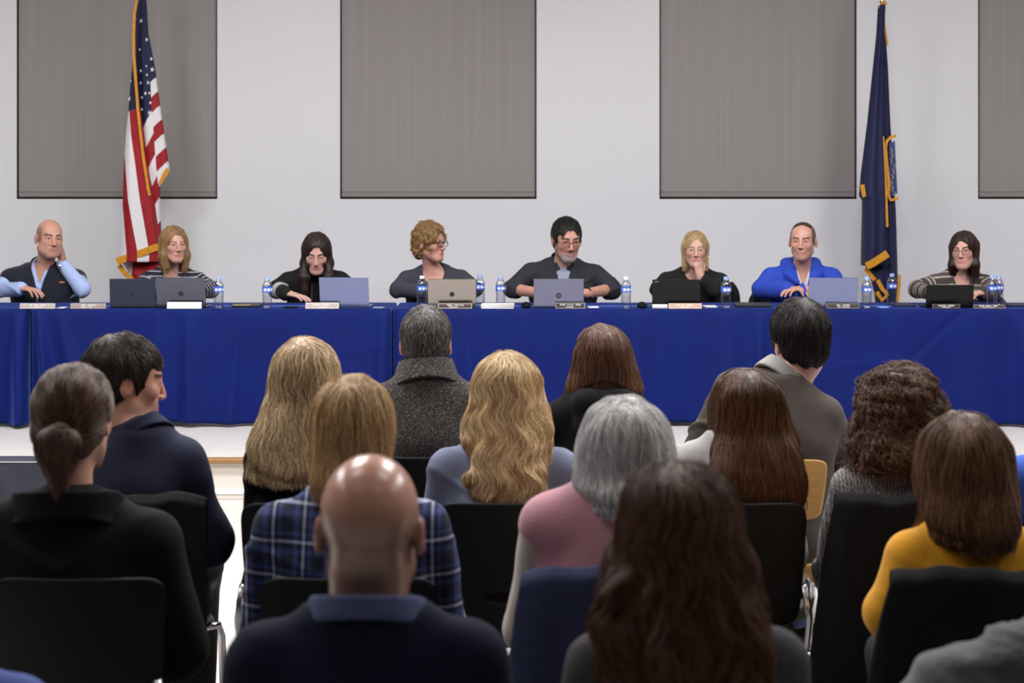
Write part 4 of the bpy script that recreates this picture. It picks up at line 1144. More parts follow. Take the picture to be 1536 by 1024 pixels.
# ---- 1 bald man, navy vest, chin on hand
def c1(L, V, col, mix):
    x, y, z = L.T; ax = np.abs(x)
    mix(np.clip((ax - .048) / .015, 0, 1) * np.clip((.055 - y) / .02, 0, 1) * np.clip((.085 - z) / .03, 0, 1) * np.clip((z + .035) / .02, 0, 1) * (ax < .0815), (.13, .09, .07), .55)
    mix(np.clip((-.035 - z) / .02, 0, 1) * np.clip((y - .0) / .03, 0, 1), (.22, .13, .10), .25)
w_ = Q(94, 396, -.13); hd = unit(A(-.04, .02, 1.0))
p = Person('bald man in navy vest and light blue shirt resting his cheek on his hand', WX(70, DP), DP, STAGE, 180, (74, 329), 1.09, 148, ((4, 397), (133, 398)), roll=4, dh=.09, h=H35, arm=1.05, W=1.08, Dp=1.08, lean=.06,
    ho={'w': 1.0, 'fat': True, 'eye': .0042}, skin=(.56, .29, .21), neck=.060,
    arms={'R': (Q(124, 450, -.16), w_, dict(d=hd, n=A(-.75, -.3, .1), side=-1, curl=(35, 45, 30), tcurl=10, thumb=(.75, .45, .5))),
          'L': (Q(2, 446, -.12), Q(32, 449, -.30) + A(0, 0, .028), dict(d=A(.85, -.45, -.02), n=A(0, 0, -1), side=1, curl=(18, 22, 16)))})
p.body(c1, mat=M['skin'])
sh_m = plain('pale_blue_shirt', srgb(168, 186, 228), .8, var=.06, scale=60, bump=.15, bscale=500)
p.garment('shirt', sh_m, .010, 1.0, cuts=[vee(p, p.zs - .03, .10, .036)], folds=(.006, 22), h=.006, loose=1.2)
p.collar(sh_m, z0=.0, z1=.055, r0=.078, r1=.072, front=.02, gap=.030, tilt=.3, name='shirt_collar')
vest_m = plain('navy_fleece', srgb(20, 24, 38), .9, bump=.4, bscale=260, sheen=.2)
p.garment('vest', vest_m, .024, 0, cuts=[vee(p, p.zs - .12, .19, .058)], folds=(.005, 12), h=.007, noarm=True, traps=True)
p.collar(vest_m, z0=-.01, z1=.05, r0=.096, r1=.088, th=.007, front=.03, gap=.055, tilt=.25, name='vest_collar')
zx = p.nb + p.fb * .155
MB().tube([tuple(zx + A(0, .0, -.16) - A(*p.org)), tuple(zx + A(0, -.004, -.24) - A(*p.org)), tuple(zx + A(0, -.006, -.40) - A(*p.org))], .004, 6).build('zipper', M['steel'], p.root)
MB().box(tuple(Q(93, 423, -.235) - A(*p.org)), (.035, .006, .008)).build('chest_tag', plain('orange_tag', srgb(205, 130, 70), .6), p.root)
band(p, w_ - hd * .022, hd, .034, .018, M['steel'], 'watch_strap'); MB().box(tuple(w_ - hd * .022 + A(.0, -.038, 0) - A(*p.org)), (.032, .008, .034), bev=.003).build('watch_face', M['chrome'], p.root)
p.legs(M['trouser_dark'], M['shoe_black'], knee=.19, shift=-.06)
# ---- 2 woman, dark blond hair, striped cardigan
p = Person('woman with shoulder-length dark blond hair in a black and white striped cardigan', WX(262, DP), DP, STAGE, 180, (261, 338), 1.0, 151, ((211, 402), (311, 402)), dh=.09, top_t=.012, h=H35, arm=.92, lean=.05,
    ho={'fem': True, 'eye': .0052, 'browa': .55, 'brow': (.16, .09, .05)}, skin=(.60, .33, .26), neck=.047,
    arms={'L': (Q(214, 452, -.10), Q(240, 455, -.33), dict(d=A(.7, -.7, 0), n=A(0, 0, -1), side=1)), 'R': (Q(316, 452, -.10), Q(290, 456, -.33), dict(d=A(-.7, -.7, 0), n=A(0, 0, -1), side=-1))})
p.body(gaze=(5, 0), eyecol=M['iris_blue'])
p.garment('top', plain('black_top', (.007, .007, .008, 1), .85), .007, .2, cuts=[scoop(p, (.075, .10, .10), .0, .06)], h=.006)
st = vcol_mat('striped_knit', .85, bump=.25, bscale=400)
b_k, w_k, g_k = srgb(22, 24, 34), srgb(190, 190, 200), srgb(58, 60, 74)
p.garment('cardigan', st, .014, 1.0, cuts=[vee(p, p.zs - .20, .26, .055)], colfn=stripes_fn(p, .034, [b_k, b_k, g_k, w_k, b_k, g_k]), h=.005)
hm = hair_mats('dark_blond', srgb(88, 62, 40), srgb(186, 146, 98))
S = Sdf(); cap_prims(S, p, .013)
for s, zz in ((-1, -.155), (1, -.150)):
    S.cap(p.H(s * .062, -.015, .03), p.H(s * .074, .012, -.07), .030, .034, .03); S.cap(p.H(s * .074, .012, -.07), p.H(s * .066, .028, zz), .034, .022, .02)
S.ell(p.H(0, -.06, -.09), A(.075, .045, .08), p.R, .03)
face_cut(S, p, (.004, .125, -.032), (.057, .092, .112)); S.post.append(lock_post(.003, 150))
part = lambda p_, k=.9: (lambda q: A(0, 0, -1.0)[None] + (np.sign(((q - p_.hc) @ p_.R)[:, 0] + .012) * k * np.clip((((q - p_.hc) @ p_.R)[:, 2] - .05) * 15, 0, 1))[:, None] * p_.R[:, 0][None])
hair(p, S, hm, h=.005, n=3500, length=.13, field=part(p), wave=(.003, .08), r=.0009)
stud(p, p.H(-.080, .0, -.045), .004, M['chrome'])
p.legs(M['trouser_dark'], M['shoe_black'])
# ---- 3 woman, long dark hair, black jacket, looking down
p = Person('woman with long dark brown hair in a black jacket looking down at her laptop', WX(470, DP), DP, STAGE, 180, (475, 348), 1.06, 176, ((421, 402), (526, 401)), pitch=20, dh=.15, top_t=.013, h=H35, arm=.98, lean=.10,
    ho={'fem': True, 'eye': .0030, 'brow': (.03, .018, .014)}, skin=(.62, .36, .30), neck=.048,
    arms={'L': (Q(416, 447, -.12), Q(428, 450, -.34), dict(d=A(.75, -.3, -.1), n=A(0, 0, -1), side=1)), 'R': (Q(528, 447, -.12), Q(514, 452, -.30), dict(d=A(-.5, -.7, 0), n=A(0, 0, -1), side=-1))})
p.body(gaze=(0, 25))
jk = vcol_mat('jacket_knit', .85, bump=.2, bscale=300)
def jc(V):
    al, wh = p.arm_coord(V); c = np.tile(np.array(srgb(12, 12, 15)[:3]), (len(V), 1))
    m = (wh == 0) & ((np.abs(al - .20) < .040) | (np.abs(al - .37) < .022)); c[m] = srgb(186, 184, 188)[:3]; return c
p.garment('jacket', jk, .016, 1.0, colfn=jc, h=.005, folds=(.005, 16))
p.collar(plain('black_knit', srgb(15, 15, 18), .9), z0=-.02, z1=.055, r0=.075, r1=.062, th=.008, front=.0, tilt=.3, name='high_collar')
MB().tube([tuple(p.nb + p.fb * .12 + A(0, 0, -.06) - A(*p.org)), tuple(p.nb + p.fb * .142 + A(0, 0, -.26) - A(*p.org))], .003, 6).build('zipper', M['steel'], p.root)
hm = hair_mats('dark_brown', srgb(20, 13, 11), srgb(62, 40, 32))
S = Sdf(); cap_prims(S, p, .013)
for s in (-1, 1):
    S.cap(p.H(s * .060, -.01, .03), p.H(s * .072, .0, -.06), .030, .034, .03)
    e = p.H(s * .072, .0, -.06); S.cap(e, e + A(-s * .005, -.045, -.10), .036, .034, .02); S.cap(e + A(-s * .005, -.045, -.10), e + A(s * .010 - .006, -.06, -.19), .034, .018, .02)
S.ell(p.H(0, -.06, -.08), A(.075, .045, .08), p.R, .03)
face_cut(S, p, (0, .125, -.030), (.056, .092, .114)); S.post.append(lock_post(.0025, 150))
hair(p, S, hm, h=.005, n=3500, length=.14, field=part(p), wave=(.002, .08), r=.0009)
p.legs(M['trouser_dark'], M['shoe_black'])
# ---- 4 woman, short curly blond hair, glasses
p = Person('woman with short curly blond hair and dark glasses in a charcoal sweater', WX(652, DP), DP, STAGE, 180, (645, 332), 1.05, 122, ((596, 400), (706, 399)), dh=.08, top_t=.022, h=H35, arm=1.0, W=1.05,
    ho={'fem': True, 'eye': .0046, 'browa': .4, 'brow': (.2, .12, .07)}, skin=(.58, .30, .24), neck=.050,
    arms={'L': (Q(597, 448, -.10), Q(642, 456, -.26), dict(d=A(.8, -.5, 0), n=A(0, 0, -1), side=1)), 'R': (Q(712, 448, -.10), Q(700, 457, -.33), dict(d=A(-.7, -.7, 0), n=A(0, 0, -1), side=-1))})
p.body(eyecol=M['iris_blue'])
p.garment('sweater', plain('charcoal_knit', srgb(58, 58, 70), .9, bump=.3, bscale=350), .012, 1.0, cuts=[scoop(p, (.078, .12, .085), .005, .09)], h=.006, folds=(.005, 16))
hm = hair_mats('curly_blond', srgb(92, 64, 36), srgb(190, 152, 98))
S = Sdf(); cap_prims(S, p, .020, low=0); S.ell(p.H(0, -.01, .075), A(.078, .09, .062), p.R, .03); S.ell(p.H(0, -.075, -.02), A(.062, .045, .072), p.R, .03)
for s in (-1, 1): S.ell(p.H(s * .076, .022, .03), A(.014, .025, .032), p.R, .015)
face_cut(S, p, (0, .128, -.045), (.066, .078, .112)); 
for s in (-1, 1): S.ell(p.H(s * .088, .002, -.018), A(.024, .030, .040), p.R, .012, 's')
S.post.append(lambda q: .0075 * wob(q, 95, 8)); S.post.append(lambda q: .004 * wob(q, 190, 18))
hair(p, S, hm, h=.0045, n=3200, length=.035, curl=.004, wave=(.004, .02), seg=8, jit=.8, depth=(-.004, .004), lift=.004, r=.0009)
S = Sdf(); S.ell(p.H(0, -.088, -.075), A(.050, .022, .035), p.R, .02); V, Qd = S.mesh(.006); link('nape_hair', np_mesh('nape_hair', V, Qd, p.org), plain('dark_nape', srgb(36, 26, 22), .6, bump=.4), p.root)
glasses(p, plain('black_acetate', (.012, .012, .014, 1), .3), .027, .0165, True, .0024)
stud(p, p.H(-.082, -.005, -.040), .004, M['chrome'])
p.legs(M['trouser_dark'], M['shoe_black'])
# ---- 5 man, dark hair, glasses, grey beard
def c5(L, V, col, mix):
    x, y, z = L.T; ax = np.abs(x)
    jaw = np.clip((-.060 - z - .25 * np.clip(.075 - y, 0, 1)) / .010, 0, 1) * np.clip((y + .0) / .02, 0, 1) * (np.hypot(ax / 1.2, z + .062) > .016)
    mix(jaw, (.30, .28, .28), .85)
    mix(np.clip((ax - .045) / .01, 0, 1) * np.clip((y) / .01, 0, 1) * np.clip((.05 - y) / .01, 0, 1) * np.clip((.01 - z) / .01, 0, 1), (.16, .12, .11), .7)
    mix(((np.abs(z + .050) < .0065) & (ax < .030) & (y > .07)).astype(float), (.07, .05, .045), .85)
p = Person('bearded man with dark hair and glasses in a dark short-sleeved shirt', WX(845, DP), DP, STAGE, 180, (850, 325), 1.17, 166, ((781, 389), (907, 391)), pitch=10, roll=0, dh=.10, top_t=.016, h=H35, arm=1.06, W=1.14, Dp=1.12, lean=.04,
    ho={'eye': .0036, 'brow': (.03, .02, .018), 'browt': .0045, 'jaw': 1.05}, skin=(.55, .28, .21), neck=.064,
    arms={'L': (Q(768, 446, -.10), Q(815, 453, -.34), dict(d=A(.8, -.5, .0), n=A(0, 0, -1), side=1)), 'R': (Q(918, 446, -.10), Q(878, 452, -.36), dict(d=A(-.85, -.35, .0), n=A(0, 0, -1), side=-1))})
p.body(c5, gaze=(0, 22))
p.garment('undershirt', plain('grey_tee', srgb(150, 156, 178), .85), .008, .2, h=.007)
ds = plain('charcoal_shirt', srgb(42, 42, 50), .85, var=.12, scale=500, bump=.2, bscale=400)
p.garment('shirt', ds, .018, .56, cuts=[vee(p, p.zs - .20, .28, .060)], h=.006, folds=(.007, 18), loose=1.25)
p.collar(ds, z0=-.004, z1=.048, r0=.092, r1=.086, th=.005, front=.045, gap=.050, tilt=.35, name='shirt_collar')
for s in (-1, 1):
    b0 = p.nb + p.rb * s * .055 + p.fb * .085
    q = MB(); q.box(tuple(b0 + A(0, 0, -.005) - A(*p.org)), (.055, .010, .060), Matrix.Rotation(-s * .45, 3, 'Y') @ Matrix.Rotation(-.35, 3, 'X'), bev=.003); q.build('collar_point', ds, p.root)
hm = hair_mats('black_brown', srgb(10, 9, 10), srgb(38, 32, 30))
def short_hair(p, hm, t=.014, hl=(.0, .130, -.030), hr=(.0605, .070, .115), side=-.005, n=3500, L=.035, lift=.004, nape=-.075, fringe=0.0, r=.0008, post=(.002, 130), thin=None, h=.0045, name='hair', fore=(.050, .050, .034)):
    S = Sdf(); S.ell(p.H(0, -.014, .036), A(.076 + t * .75, .095 + t, .087 + t) * p.hs, p.R); S.ell(p.H(0, -.048, -.020), A(.062 + t * .5, .052 + t * .8, .068) * p.hs, p.R, .02)
    if fringe: S.ell(p.H(.006, .060, .108), A(.060, .038, .026) * p.hs, p.R, .02)
    face_cut(S, p, hl, hr, .006, fore)
    for s in (-1, 1):
        S.ell(p.H(s * .090, .0, -.030), A(.030, .034, .045) * p.hs, p.R, .006, 's'); S.ell(p.H(s * .085, .05, -.050), A(.05, .040, .055) * p.hs, p.R, .006, 's')
    for s in (-1, 1): S.ell(p.H(s * .082, .072, .010), A(.042, .036, .054) * p.hs, p.R, .006, 's')
    S.plane(p.H(0, -.09, nape), -p.R[:, 2], .01)
    if thin: thin(S)
    S.post.append(lock_post(post[0], post[1], fz=.6))
    cr = p.H(.01, -.06, .118)
    def fld(q):
        v = q - cr; v /= np.linalg.norm(v, axis=1)[:, None] + 1e-6
        return v + A(0, 0, -.25)
    return hair(p, S, hm, h=h, n=n, length=L, field=fld, seg=6, jit=.25, depth=(-.002, .003), lift=lift, hang=False, r=r, name=name)
short_hair(p, hm, .014, (.0, .130, -.035), (.060, .070, .112), fore=(.057, .056, .036))
glasses(p, plain('dark_wire', (.02, .018, .018, 1), .3, metal=.6), .025, .0150, True, .0014, z=-.001)
band(p, p.chain[1][2] + unit(p.chain[1][1] - p.chain[1][2]) * .02, p.chain[1][1] - p.chain[1][2], .036, .016, M['blackmat'], 'watch_strap')
p.legs(M['trouser_dark'], M['shoe_black'])
# ---- 6 blonde woman, black sweater, hand at chin
w6 = Q(1050, 414, -.22); d6 = unit(A(-.10, -.0, 1.0))
p = Person('blonde woman in a black sweater with her hand at her chin', WX(1040, DP), DP, STAGE, 180, (1043, 345), .98, 183, ((985, 402), (1093, 403)), dh=.10, top_t=.011, pitch=4, h=H35, arm=.95, lean=.05,
    ho={'fem': True, 'eye': .0042, 'browa': .5, 'brow': (.17, .10, .06)}, skin=(.64, .37, .29), neck=.047,
    arms={'R': (Q(1071, 448, -.20), w6, dict(d=d6, n=A(-.55, .75, .1), side=-1, curl=(55, 60, 40), tcurl=20, s=.92)),
          'L': (Q(987, 450, -.10), Q(1004, 457, -.30), dict(d=A(.8, -.5, 0), n=A(0, 0, -1), side=1))})
p.body(gaze=(0, 6), eyecol=M['iris_blue'])
p.garment('sweater', plain('black_knit_fine', (.008, .008, .009, 1), .9, bump=.2, bscale=400), .011, .86, cuts=[scoop(p, (.068, .09, .07), .012, .05)], h=.006, folds=(.004, 16))
hm = hair_mats('blond', srgb(120, 92, 60), srgb(222, 192, 146))
S = Sdf(); cap_prims(S, p, .010)
for s in (-1, 1):
    e0 = p.H(s * .066, -.012, .02); e1 = p.H(s * .074, -.005, -.115); S.cap(e0, e1, .026, .020, .03)
S.ell(p.H(0, -.055, -.06), A(.072, .045, .08), p.R, .03)
face_cut(S, p, (-.004, .125, -.030), (.0585, .092, .113)); S.post.append(lock_post(.0015, 170))
hair(p, S, hm, h=.0045, n=3500, length=.13, field=part(p), r=.0008)
for s in (-1, 1): stud(p, p.H(s * .084, .01, -.050), .0055, M['brass'])
band(p, w6 - d6 * .025, d6, .029, .006, M['chrome'], 'bracelet')
p.legs(M['trouser_dark'], M['shoe_black'], shift=-.07)
# ---- 7 man in blue hoodie
def c7(L, V, col, mix):
    x, y, z = L.T; ax = np.abs(x)
    mix(np.clip((ax - .056) / .010, 0, 1) * np.clip((.060 - y) / .015, 0, 1) * np.clip((z + .02) / .02, 0, 1) * (ax < .0815) * np.clip((.125 - z) / .02, 0, 1), (.05, .035, .028), .8)
    mix(np.clip((-.042 - z) / .015, 0, 1) * np.clip((y - .01) / .03, 0, 1) * (np.hypot(ax / 1.3, z + .064) > .015), (.26, .15, .11), .35)
p = Person('man with receding short hair in a royal blue hoodie', WX(1198, DP), DP, STAGE, 180, (1204, 333), 1.07, 197, ((1140, 396), (1260, 396)), dh=.10, top_t=.004, h=H35, arm=1.08, W=1.08, Dp=1.05, lean=.05,
    ho={'eye': .0046, 'brow': (.06, .035, .025), 'w': 1.06}, skin=(.60, .32, .24), neck=.060,
    arms={'L': (Q(1143, 450, -.10), Q(1180, 451, -.30) + A(0, 0, .02), dict(d=A(.8, -.5, .1), n=A(0, 0, -1), side=1, curl=(20, 25, 18))), 'R': (Q(1258, 450, -.10), Q(1208, 450, -.34) + A(0, 0, .02), dict(d=A(-.85, -.3, .1), n=A(0, 0, -1), side=-1, curl=(20, 25, 18)))})
p.body(c7, gaze=(0, 4), eyecol=M['iris_blue'])
p.garment('undershirt', plain('grey_polo', srgb(196, 200, 210), .85), .008, .2, cuts=[vee(p, p.zs - .06, .12, .04)], h=.007)
p.collar(plain('grey_polo_collar', srgb(196, 200, 210), .85), z0=-.01, z1=.035, r0=.080, r1=.076, front=.03, gap=.028, tilt=.3, name='polo_collar')
hd_ = plain('royal_blue_fleece', srgb(42, 72, 182), .88, bump=.2, bscale=260)
def hood(S):
    for a, b, r0, r1 in (((-.100, .075, -.025), (-.098, -.03, .045), .030, .038), ((.100, .075, -.025), (.098, -.03, .045), .030, .038), ((-.098, -.03, .045), (0, -.10, .055), .038, .045), ((.098, -.03, .045), (0, -.10, .055), .038, .045), ((-.100, .075, -.025), (-.045, .125, -.075), .030, .018), ((.100, .075, -.025), (.045, .125, -.075), .030, .018)):
        g = lambda t: p.nb + p.rb * t[0] + p.fb * t[1] + A(0, 0, t[2]); S.cap(g(a), g(b), r0, r1, .02)
p.garment('hoodie', hd_, .020, 1.0, extra=hood, cuts=[vee(p, p.zs - .165, .20, .042, k=.01)], h=.006, folds=(.007, 18), loose=1.15)
MB().tube([tuple(p.nb + p.fb * .150 + A(0, 0, -.175) - A(*p.org)), tuple(p.nb + p.fb * .165 + A(0, 0, -.40) - A(*p.org))], .004, 6).build('zipper', M['steel'], p.root)
for s in (-1, 1):
    g = lambda x, y, z: tuple(p.nb + p.rb * x + p.fb * y + A(0, 0, z) - A(*p.org))
    MB().tube([g(s * .07, .150, -.065), g(s * .075, .168, -.12), g(s * .072, .176, -.20)], .0035, 6).build('drawstring', plain('drawstring_cord', srgb(26, 40, 110), .8), p.root)
hm = hair_mats('short_brown', srgb(52, 38, 30), srgb(96, 72, 54))
def th7(S): S.ell(p.H(0, .100, .078), A(.052, .062, .056) * p.hs, p.R, .01, 's')
short_hair(p, hm, .0035, (.0, .130, -.030), (.064, .076, .115), n=3000, L=.012, lift=.002, thin=th7, post=(.0006, 150), h=.0035, fore=(.060, .060, .040))
p.legs(M['trouser_dark'], M['shoe_black'], knee=.19, shift=.06)
# ---- 8 woman, dark brown bob, glasses, striped sweater
p = Person('woman with a dark brown bob and glasses in a brown and cream striped sweater', WX(1438, DP), DP, STAGE, 180, (1446, 346), 1.03, 207, ((1384, 406), (1489, 406)), dh=.09, top_t=.013, h=H35, arm=.98, lean=.05, roll=-3,
    ho={'fem': True, 'eye': .0042, 'brow': (.04, .025, .02)}, skin=(.62, .35, .28), neck=.048,
    arms={'L': (Q(1376, 452, -.10), Q(1394, 456, -.30), dict(d=A(.7, -.7, 0), n=A(0, 0, -1), side=1)), 'R': (Q(1490, 450, -.12), Q(1474, 453, -.34), dict(d=A(-.75, -.6, .0), n=A(0, 0, -1), side=-1))})
p.body(gaze=(0, 0))
b1, c1_, g1 = srgb(66, 58, 56), srgb(178, 170, 160), srgb(104, 94, 88)
p.garment('sweater', vcol_mat('striped_sweater', .9, bump=.3, bscale=320), .013, 1.0, cuts=[vee(p, p.zs - .115, .17, .065)], colfn=stripes_fn(p, .085, [b1, b1, b1, c1_, g1, b1, g1, c1_, b1, b1]), h=.005, folds=(.005, 16), loose=1.5)
hm = hair_mats('brown_bob', srgb(24, 14, 13), srgb(70, 42, 36))
S = Sdf(); cap_prims(S, p, .015)
for s, x in ((-1, .066), (1, .074)):
    S.cap(p.H(s * .062, -.015, .03), p.H(s * x, .008, -.09), .032, .032, .03); S.cap(p.H(s * x, .008, -.09), p.H(s * (x + .012), .0, -.150), .034, .020, .02)
S.ell(p.H(0, -.06, -.07), A(.080, .05, .085), p.R, .03)
face_cut(S, p, (-.010, .125, -.034), (.052, .092, .110)); S.post.append(lock_post(.002, 150))
part8 = lambda q: A(0, 0, -1.0)[None] + (np.sign(((q - p.hc) @ p.R)[:, 0] - .03) * .9 * np.clip((((q - p.hc) @ p.R)[:, 2] - .05) * 15, 0, 1))[:, None] * p.R[:, 0][None]
hair(p, S, hm, h=.0045, n=3500, length=.13, field=part8, wave=(.0015, .09), r=.0009)
glasses(p, plain('thin_dark_rim', (.02, .016, .016, 1), .3), .025, .0150, True, .0012)
p.legs(M['trouser_dark'], M['shoe_black'])
# ---- two panel chairs that show
def panel_chair(px, d, zt, label, w=.42):
    o = (WX(px, d), d, STAGE); rt = empty('office_chair', o, label, 'chair', 'black chairs behind the tables')
    grid_mesh('backrest', lambda u, v: (o[0] + (u - .5) * w * (1 - .25 * (2 * v - 1) ** 4), d + .06 * (2 * u - 1) ** 2 * -1 + .05 * v, o[2] + .50 + v * (zt - STAGE - .50)), 16, 16, o, .035, M['black'], rt)
    MB().box((0, -.19, .415), (.42, .34, .05), bev=.02).build('seat', M['black'], rt)
    MB().tube([(0, .04, .40), (0, .07, .55)], .02, 8).build('back_post', M['blackmat'], rt)
    MB().tube([(0, -.19, .06), (0, -.19, .40)], .025, 10).build('gas_column', M['steel'], rt)
    for k in range(5):
        a = k * 2 * math.pi / 5 + math.radians(18); MB().tube([(0, -.19, .09), (.20 * math.cos(a), -.19 + .20 * math.sin(a), .03)], .018, 8).build('leg', M['blackmat'], rt)
panel_chair(1168, DP + .33, WZ(437, DP + .33), 'black chair behind the man in the blue hoodie')
panel_chair(1466, DP + .33, WZ(446, DP + .33), 'black chair behind the woman in the striped sweater')
panel_chair(1064, DP + .33, WZ(424, DP + .33), 'black chair behind the blonde woman in the black sweater')
# ------------------------------------------------------------------ chairs of the audience
CHP = {}
def audience_chair(px, d, label, group='black stacking chairs of the audience', back=-.185, wood=False, proto=None):
    o = (WX(px, d), d, 0)
    if proto is not None:
        c = copy_tree(proto); c.location = o; c['label'] = label; return c
    rt = empty('stacking_chair', o, label, 'chair', None if wood else group)
    nu, nv = 56, 44; hw, z0, z1 = (.205, .63, .835) if wood else (.205, .49, .845)
    def pt(u, v):
        a, b = 2 * u - 1, 2 * v - 1
        # square to rounded-rectangle corners
        r = .16; k = max(abs(a), abs(b)); ex = (abs(a) ** 9 + abs(b) ** 9) ** (1 / 9) if k > 0 else 1
        f = k / ex if ex else 1
        a2, b2 = a * f, b * f
        z = (z0 + z1) / 2 + b2 * (z1 - z0) / 2; w = hw * (.90 + .10 * (b2 + 1) / 2)
        return (a2 * w, back - .035 * (b2 + 1) / 2 + .035 * a2 * a2 + .012 * b2 * b2, z)
    V = []; idx = {}
    me = bpy.data.meshes.new('backrest'); bm = bmesh.new()
    g = [[bm.verts.new(pt(i / nu, j / nv)) for i in range(nu + 1)] for j in range(nv + 1)]
    for j in range(nv):
        for i in range(nu):
            u, v = (i + .5) / nu * 2 - 1, (j + .5) / nv
            x, z = u * hw, z0 + v * (z1 - z0)
            if not wood and (abs(x / .072) ** 3 + abs((z - .575) / .017) ** 3) < 1: continue
            bm.faces.new((g[j][i], g[j][i + 1], g[j + 1][i + 1], g[j + 1][i]))
    bmesh.ops.delete(bm, geom=[v for v in bm.verts if not v.link_faces], context='VERTS')
    bm.to_mesh(me); bm.free()
    ob = link('backrest', me, M['maple'] if wood else M['black'], rt); sm = ob.modifiers.new('solid', 'SOLIDIFY'); sm.thickness = .011; sm.offset = 0
    if not wood:
        h = MB(); pts = [(.078 * math.cos(t), back - .012 + .02, .575 + .022 * math.sin(t)) for t in np.linspace(0, 2 * math.pi, 25)]
        h.tube(pts, .0055, 8, cap=False).build('handle_rim', M['black'], rt, smooth=True)
    o2 = grid_mesh('seat', lambda u, v: ((u - .5) * .41 * (1 - .06 * v), back + .015 + .40 * v, .438 - .016 * math.sin(math.pi * u) * (1 - v * .6) - .03 * max(0, v - .85) / .15 - (.0 if v > .08 else -.05 * (1 - v / .08))), 14, 20, (0, 0, 0), .010, M['maple'] if wood else M['black'], rt)
    mt = M['chrome']
    for sx in (-1, 1):
        MB().tube([(sx * .175, back + .03, .405), (sx * .205, back + .0, .44), (sx * .205, back - .03, .52), (sx * .190, back - .035, .62)], .011, 10).build('frame', mt, rt, smooth=True)
        MB().tube([(sx * .170, back + .05, .415), (sx * .214, back - .005, .415), (sx * .224, back - .03, .38), (sx * .236, back - .07, .0)], .0115, 10).build('leg', mt, rt, smooth=True)
        MB().tube([(sx * .170, back + .34, .405), (sx * .214, back + .37, .405), (sx * .222, back + .38, .37), (sx * .232, back + .39, .0)], .0115, 10).build('leg', mt, rt, smooth=True)
        MB().tube([(sx * .172, back + .04, .408), (sx * .172, back + .35, .402)], .009, 8).build('seat_rail', mt, rt, smooth=True)
    return rt
M['maple'] = plain('maple_ply', srgb(206, 160, 84), .4, var=.10, scale=6, stretch=(1, 1, 9))
D1, D2, D3, D4 = 5.95, 5.10, 4.15, 2.95
ch = audience_chair(762, D2, 'black chair with a hand slot behind the woman with long wavy blond hair')
def chair(px, d, label): return audience_chair(px, d, label, proto=ch)
chair(640, D1, 'black chair of the grey-haired man in the tweed jacket, its top edge showing')
chair(905, D1, 'black chair of the woman in the black hooded coat')
wc = audience_chair(1138, D1, 'light wooden chair of the dark-haired man in the grey-brown sweater', wood=True)
chair(203, D2, 'black chair of the man in profile in the navy shirt')
chair(479, D2, 'black chair of the woman in black with long straight blond hair')
chair(1091, D2, 'black chair of the woman with long straight brown hair')
chair(1350, D2, 'black chair under the black coat of the curly-haired woman in the knitted sweater')
chair(1612, D2, 'black chair of the person in bright blue at the right edge')
chair(145, D3, 'large black chair back of the woman with the ponytail, in the lower left')
chair(533, D3, 'black chair behind the blue plaid shirt')
chair(925, D3, 'black chair under the navy jacket, below the pink vest')
chair(1455, D3, 'black chair under the black coat, below the yellow sweater')
# coats hung over chair backs
def draped(name, px, d, w_top, w_low, z_low, label, mat, back=-.185, top=.866, seed=0, skew=0.0, cat='coat', flare=.05, front=.62):
    o = (WX(px, d), d, 0); rg = np.random.default_rng(seed); ph = rg.uniform(0, 6, 6)
    yb = back - .060; yf = back - .012
    path = [(yf + .014, front), (yf + .007, .80), (yf + .001, top - .008), (back - .034, top + .004), (yb - .006, top - .016), (yb - .012, .80), (yb - .028, .62), (yb - .045, .45), (yb - .075, z_low)]
    Ls = np.concatenate([[0], np.cumsum([math.dist(a, b) for a, b in zip(path, path[1:])])]); Ls /= Ls[-1]; pa = np.array(path)
    def pt(u, v):
        y = np.interp(v, Ls, pa[:, 0]); z = np.interp(v, Ls, pa[:, 1]); bk = v > Ls[3]
        t = min(1, max(0, (top - z) / (top - z_low))) if bk else 0
        a = 2 * u - 1; w = w_top + (w_low - w_top) * t ** .7
        x = a * w + skew * t
        y += .043 * min(abs(a), 1.1) ** 2 * (1 - t * .5) + (.0 if not bk else -(.024 * math.sin(a * 7 + ph[0] + 2 * t) + .014 * math.sin(a * 16 + ph[1] + t) + flare * .3 * math.sin(a * 3.1 + ph[2])) * t)
        e = max(0, abs(a) - .82) / .18
        if bk: y += .05 * e * e * t
        z2 = z - .012 * e * e + (.004 * math.sin(a * 6 + ph[4]) + .003 * math.sin(a * 13 + ph[5])) * (1 if z > .8 else 0) - (.02 * math.sin(a * 5 + ph[3]) * t ** 4 if bk else 0)
        return (o[0] + x, o[1] + y, z2)
    ob = grid_mesh(name, pt, 60, 90, o, .007, mat, None)
    return tag(ob, label, cat)
blk = plain('black_coat_cloth', (.005, .005, .006, 1), .9, bump=.3, bscale=120, spec=.2)
nvj = plain('navy_jacket_cloth', srgb(38, 46, 76), .9, var=.15, scale=40, bump=.3, bscale=400)
draped('jacket', 925, D3, .226, .300, .16, 'navy jacket draped over the chair back below the pink vest', nvj, seed=2, cat='jacket', flare=.09)
draped('coat', 1350, D2, .224, .325, .14, 'black coat draped over the chair back of the curly-haired woman', blk, top=.868, seed=3, skew=-.02, flare=.09)
draped('coat', 1455, D3, .226, .350, .14, 'black coat draped over the chair back below the yellow sweater', blk, seed=4, skew=-.02, flare=.10)
draped('coat', 203, D2, .240, .245, .36, 'black coat hanging on the chair of the man in profile in the navy shirt', blk, seed=9, skew=.01, flare=.04, front=.73)
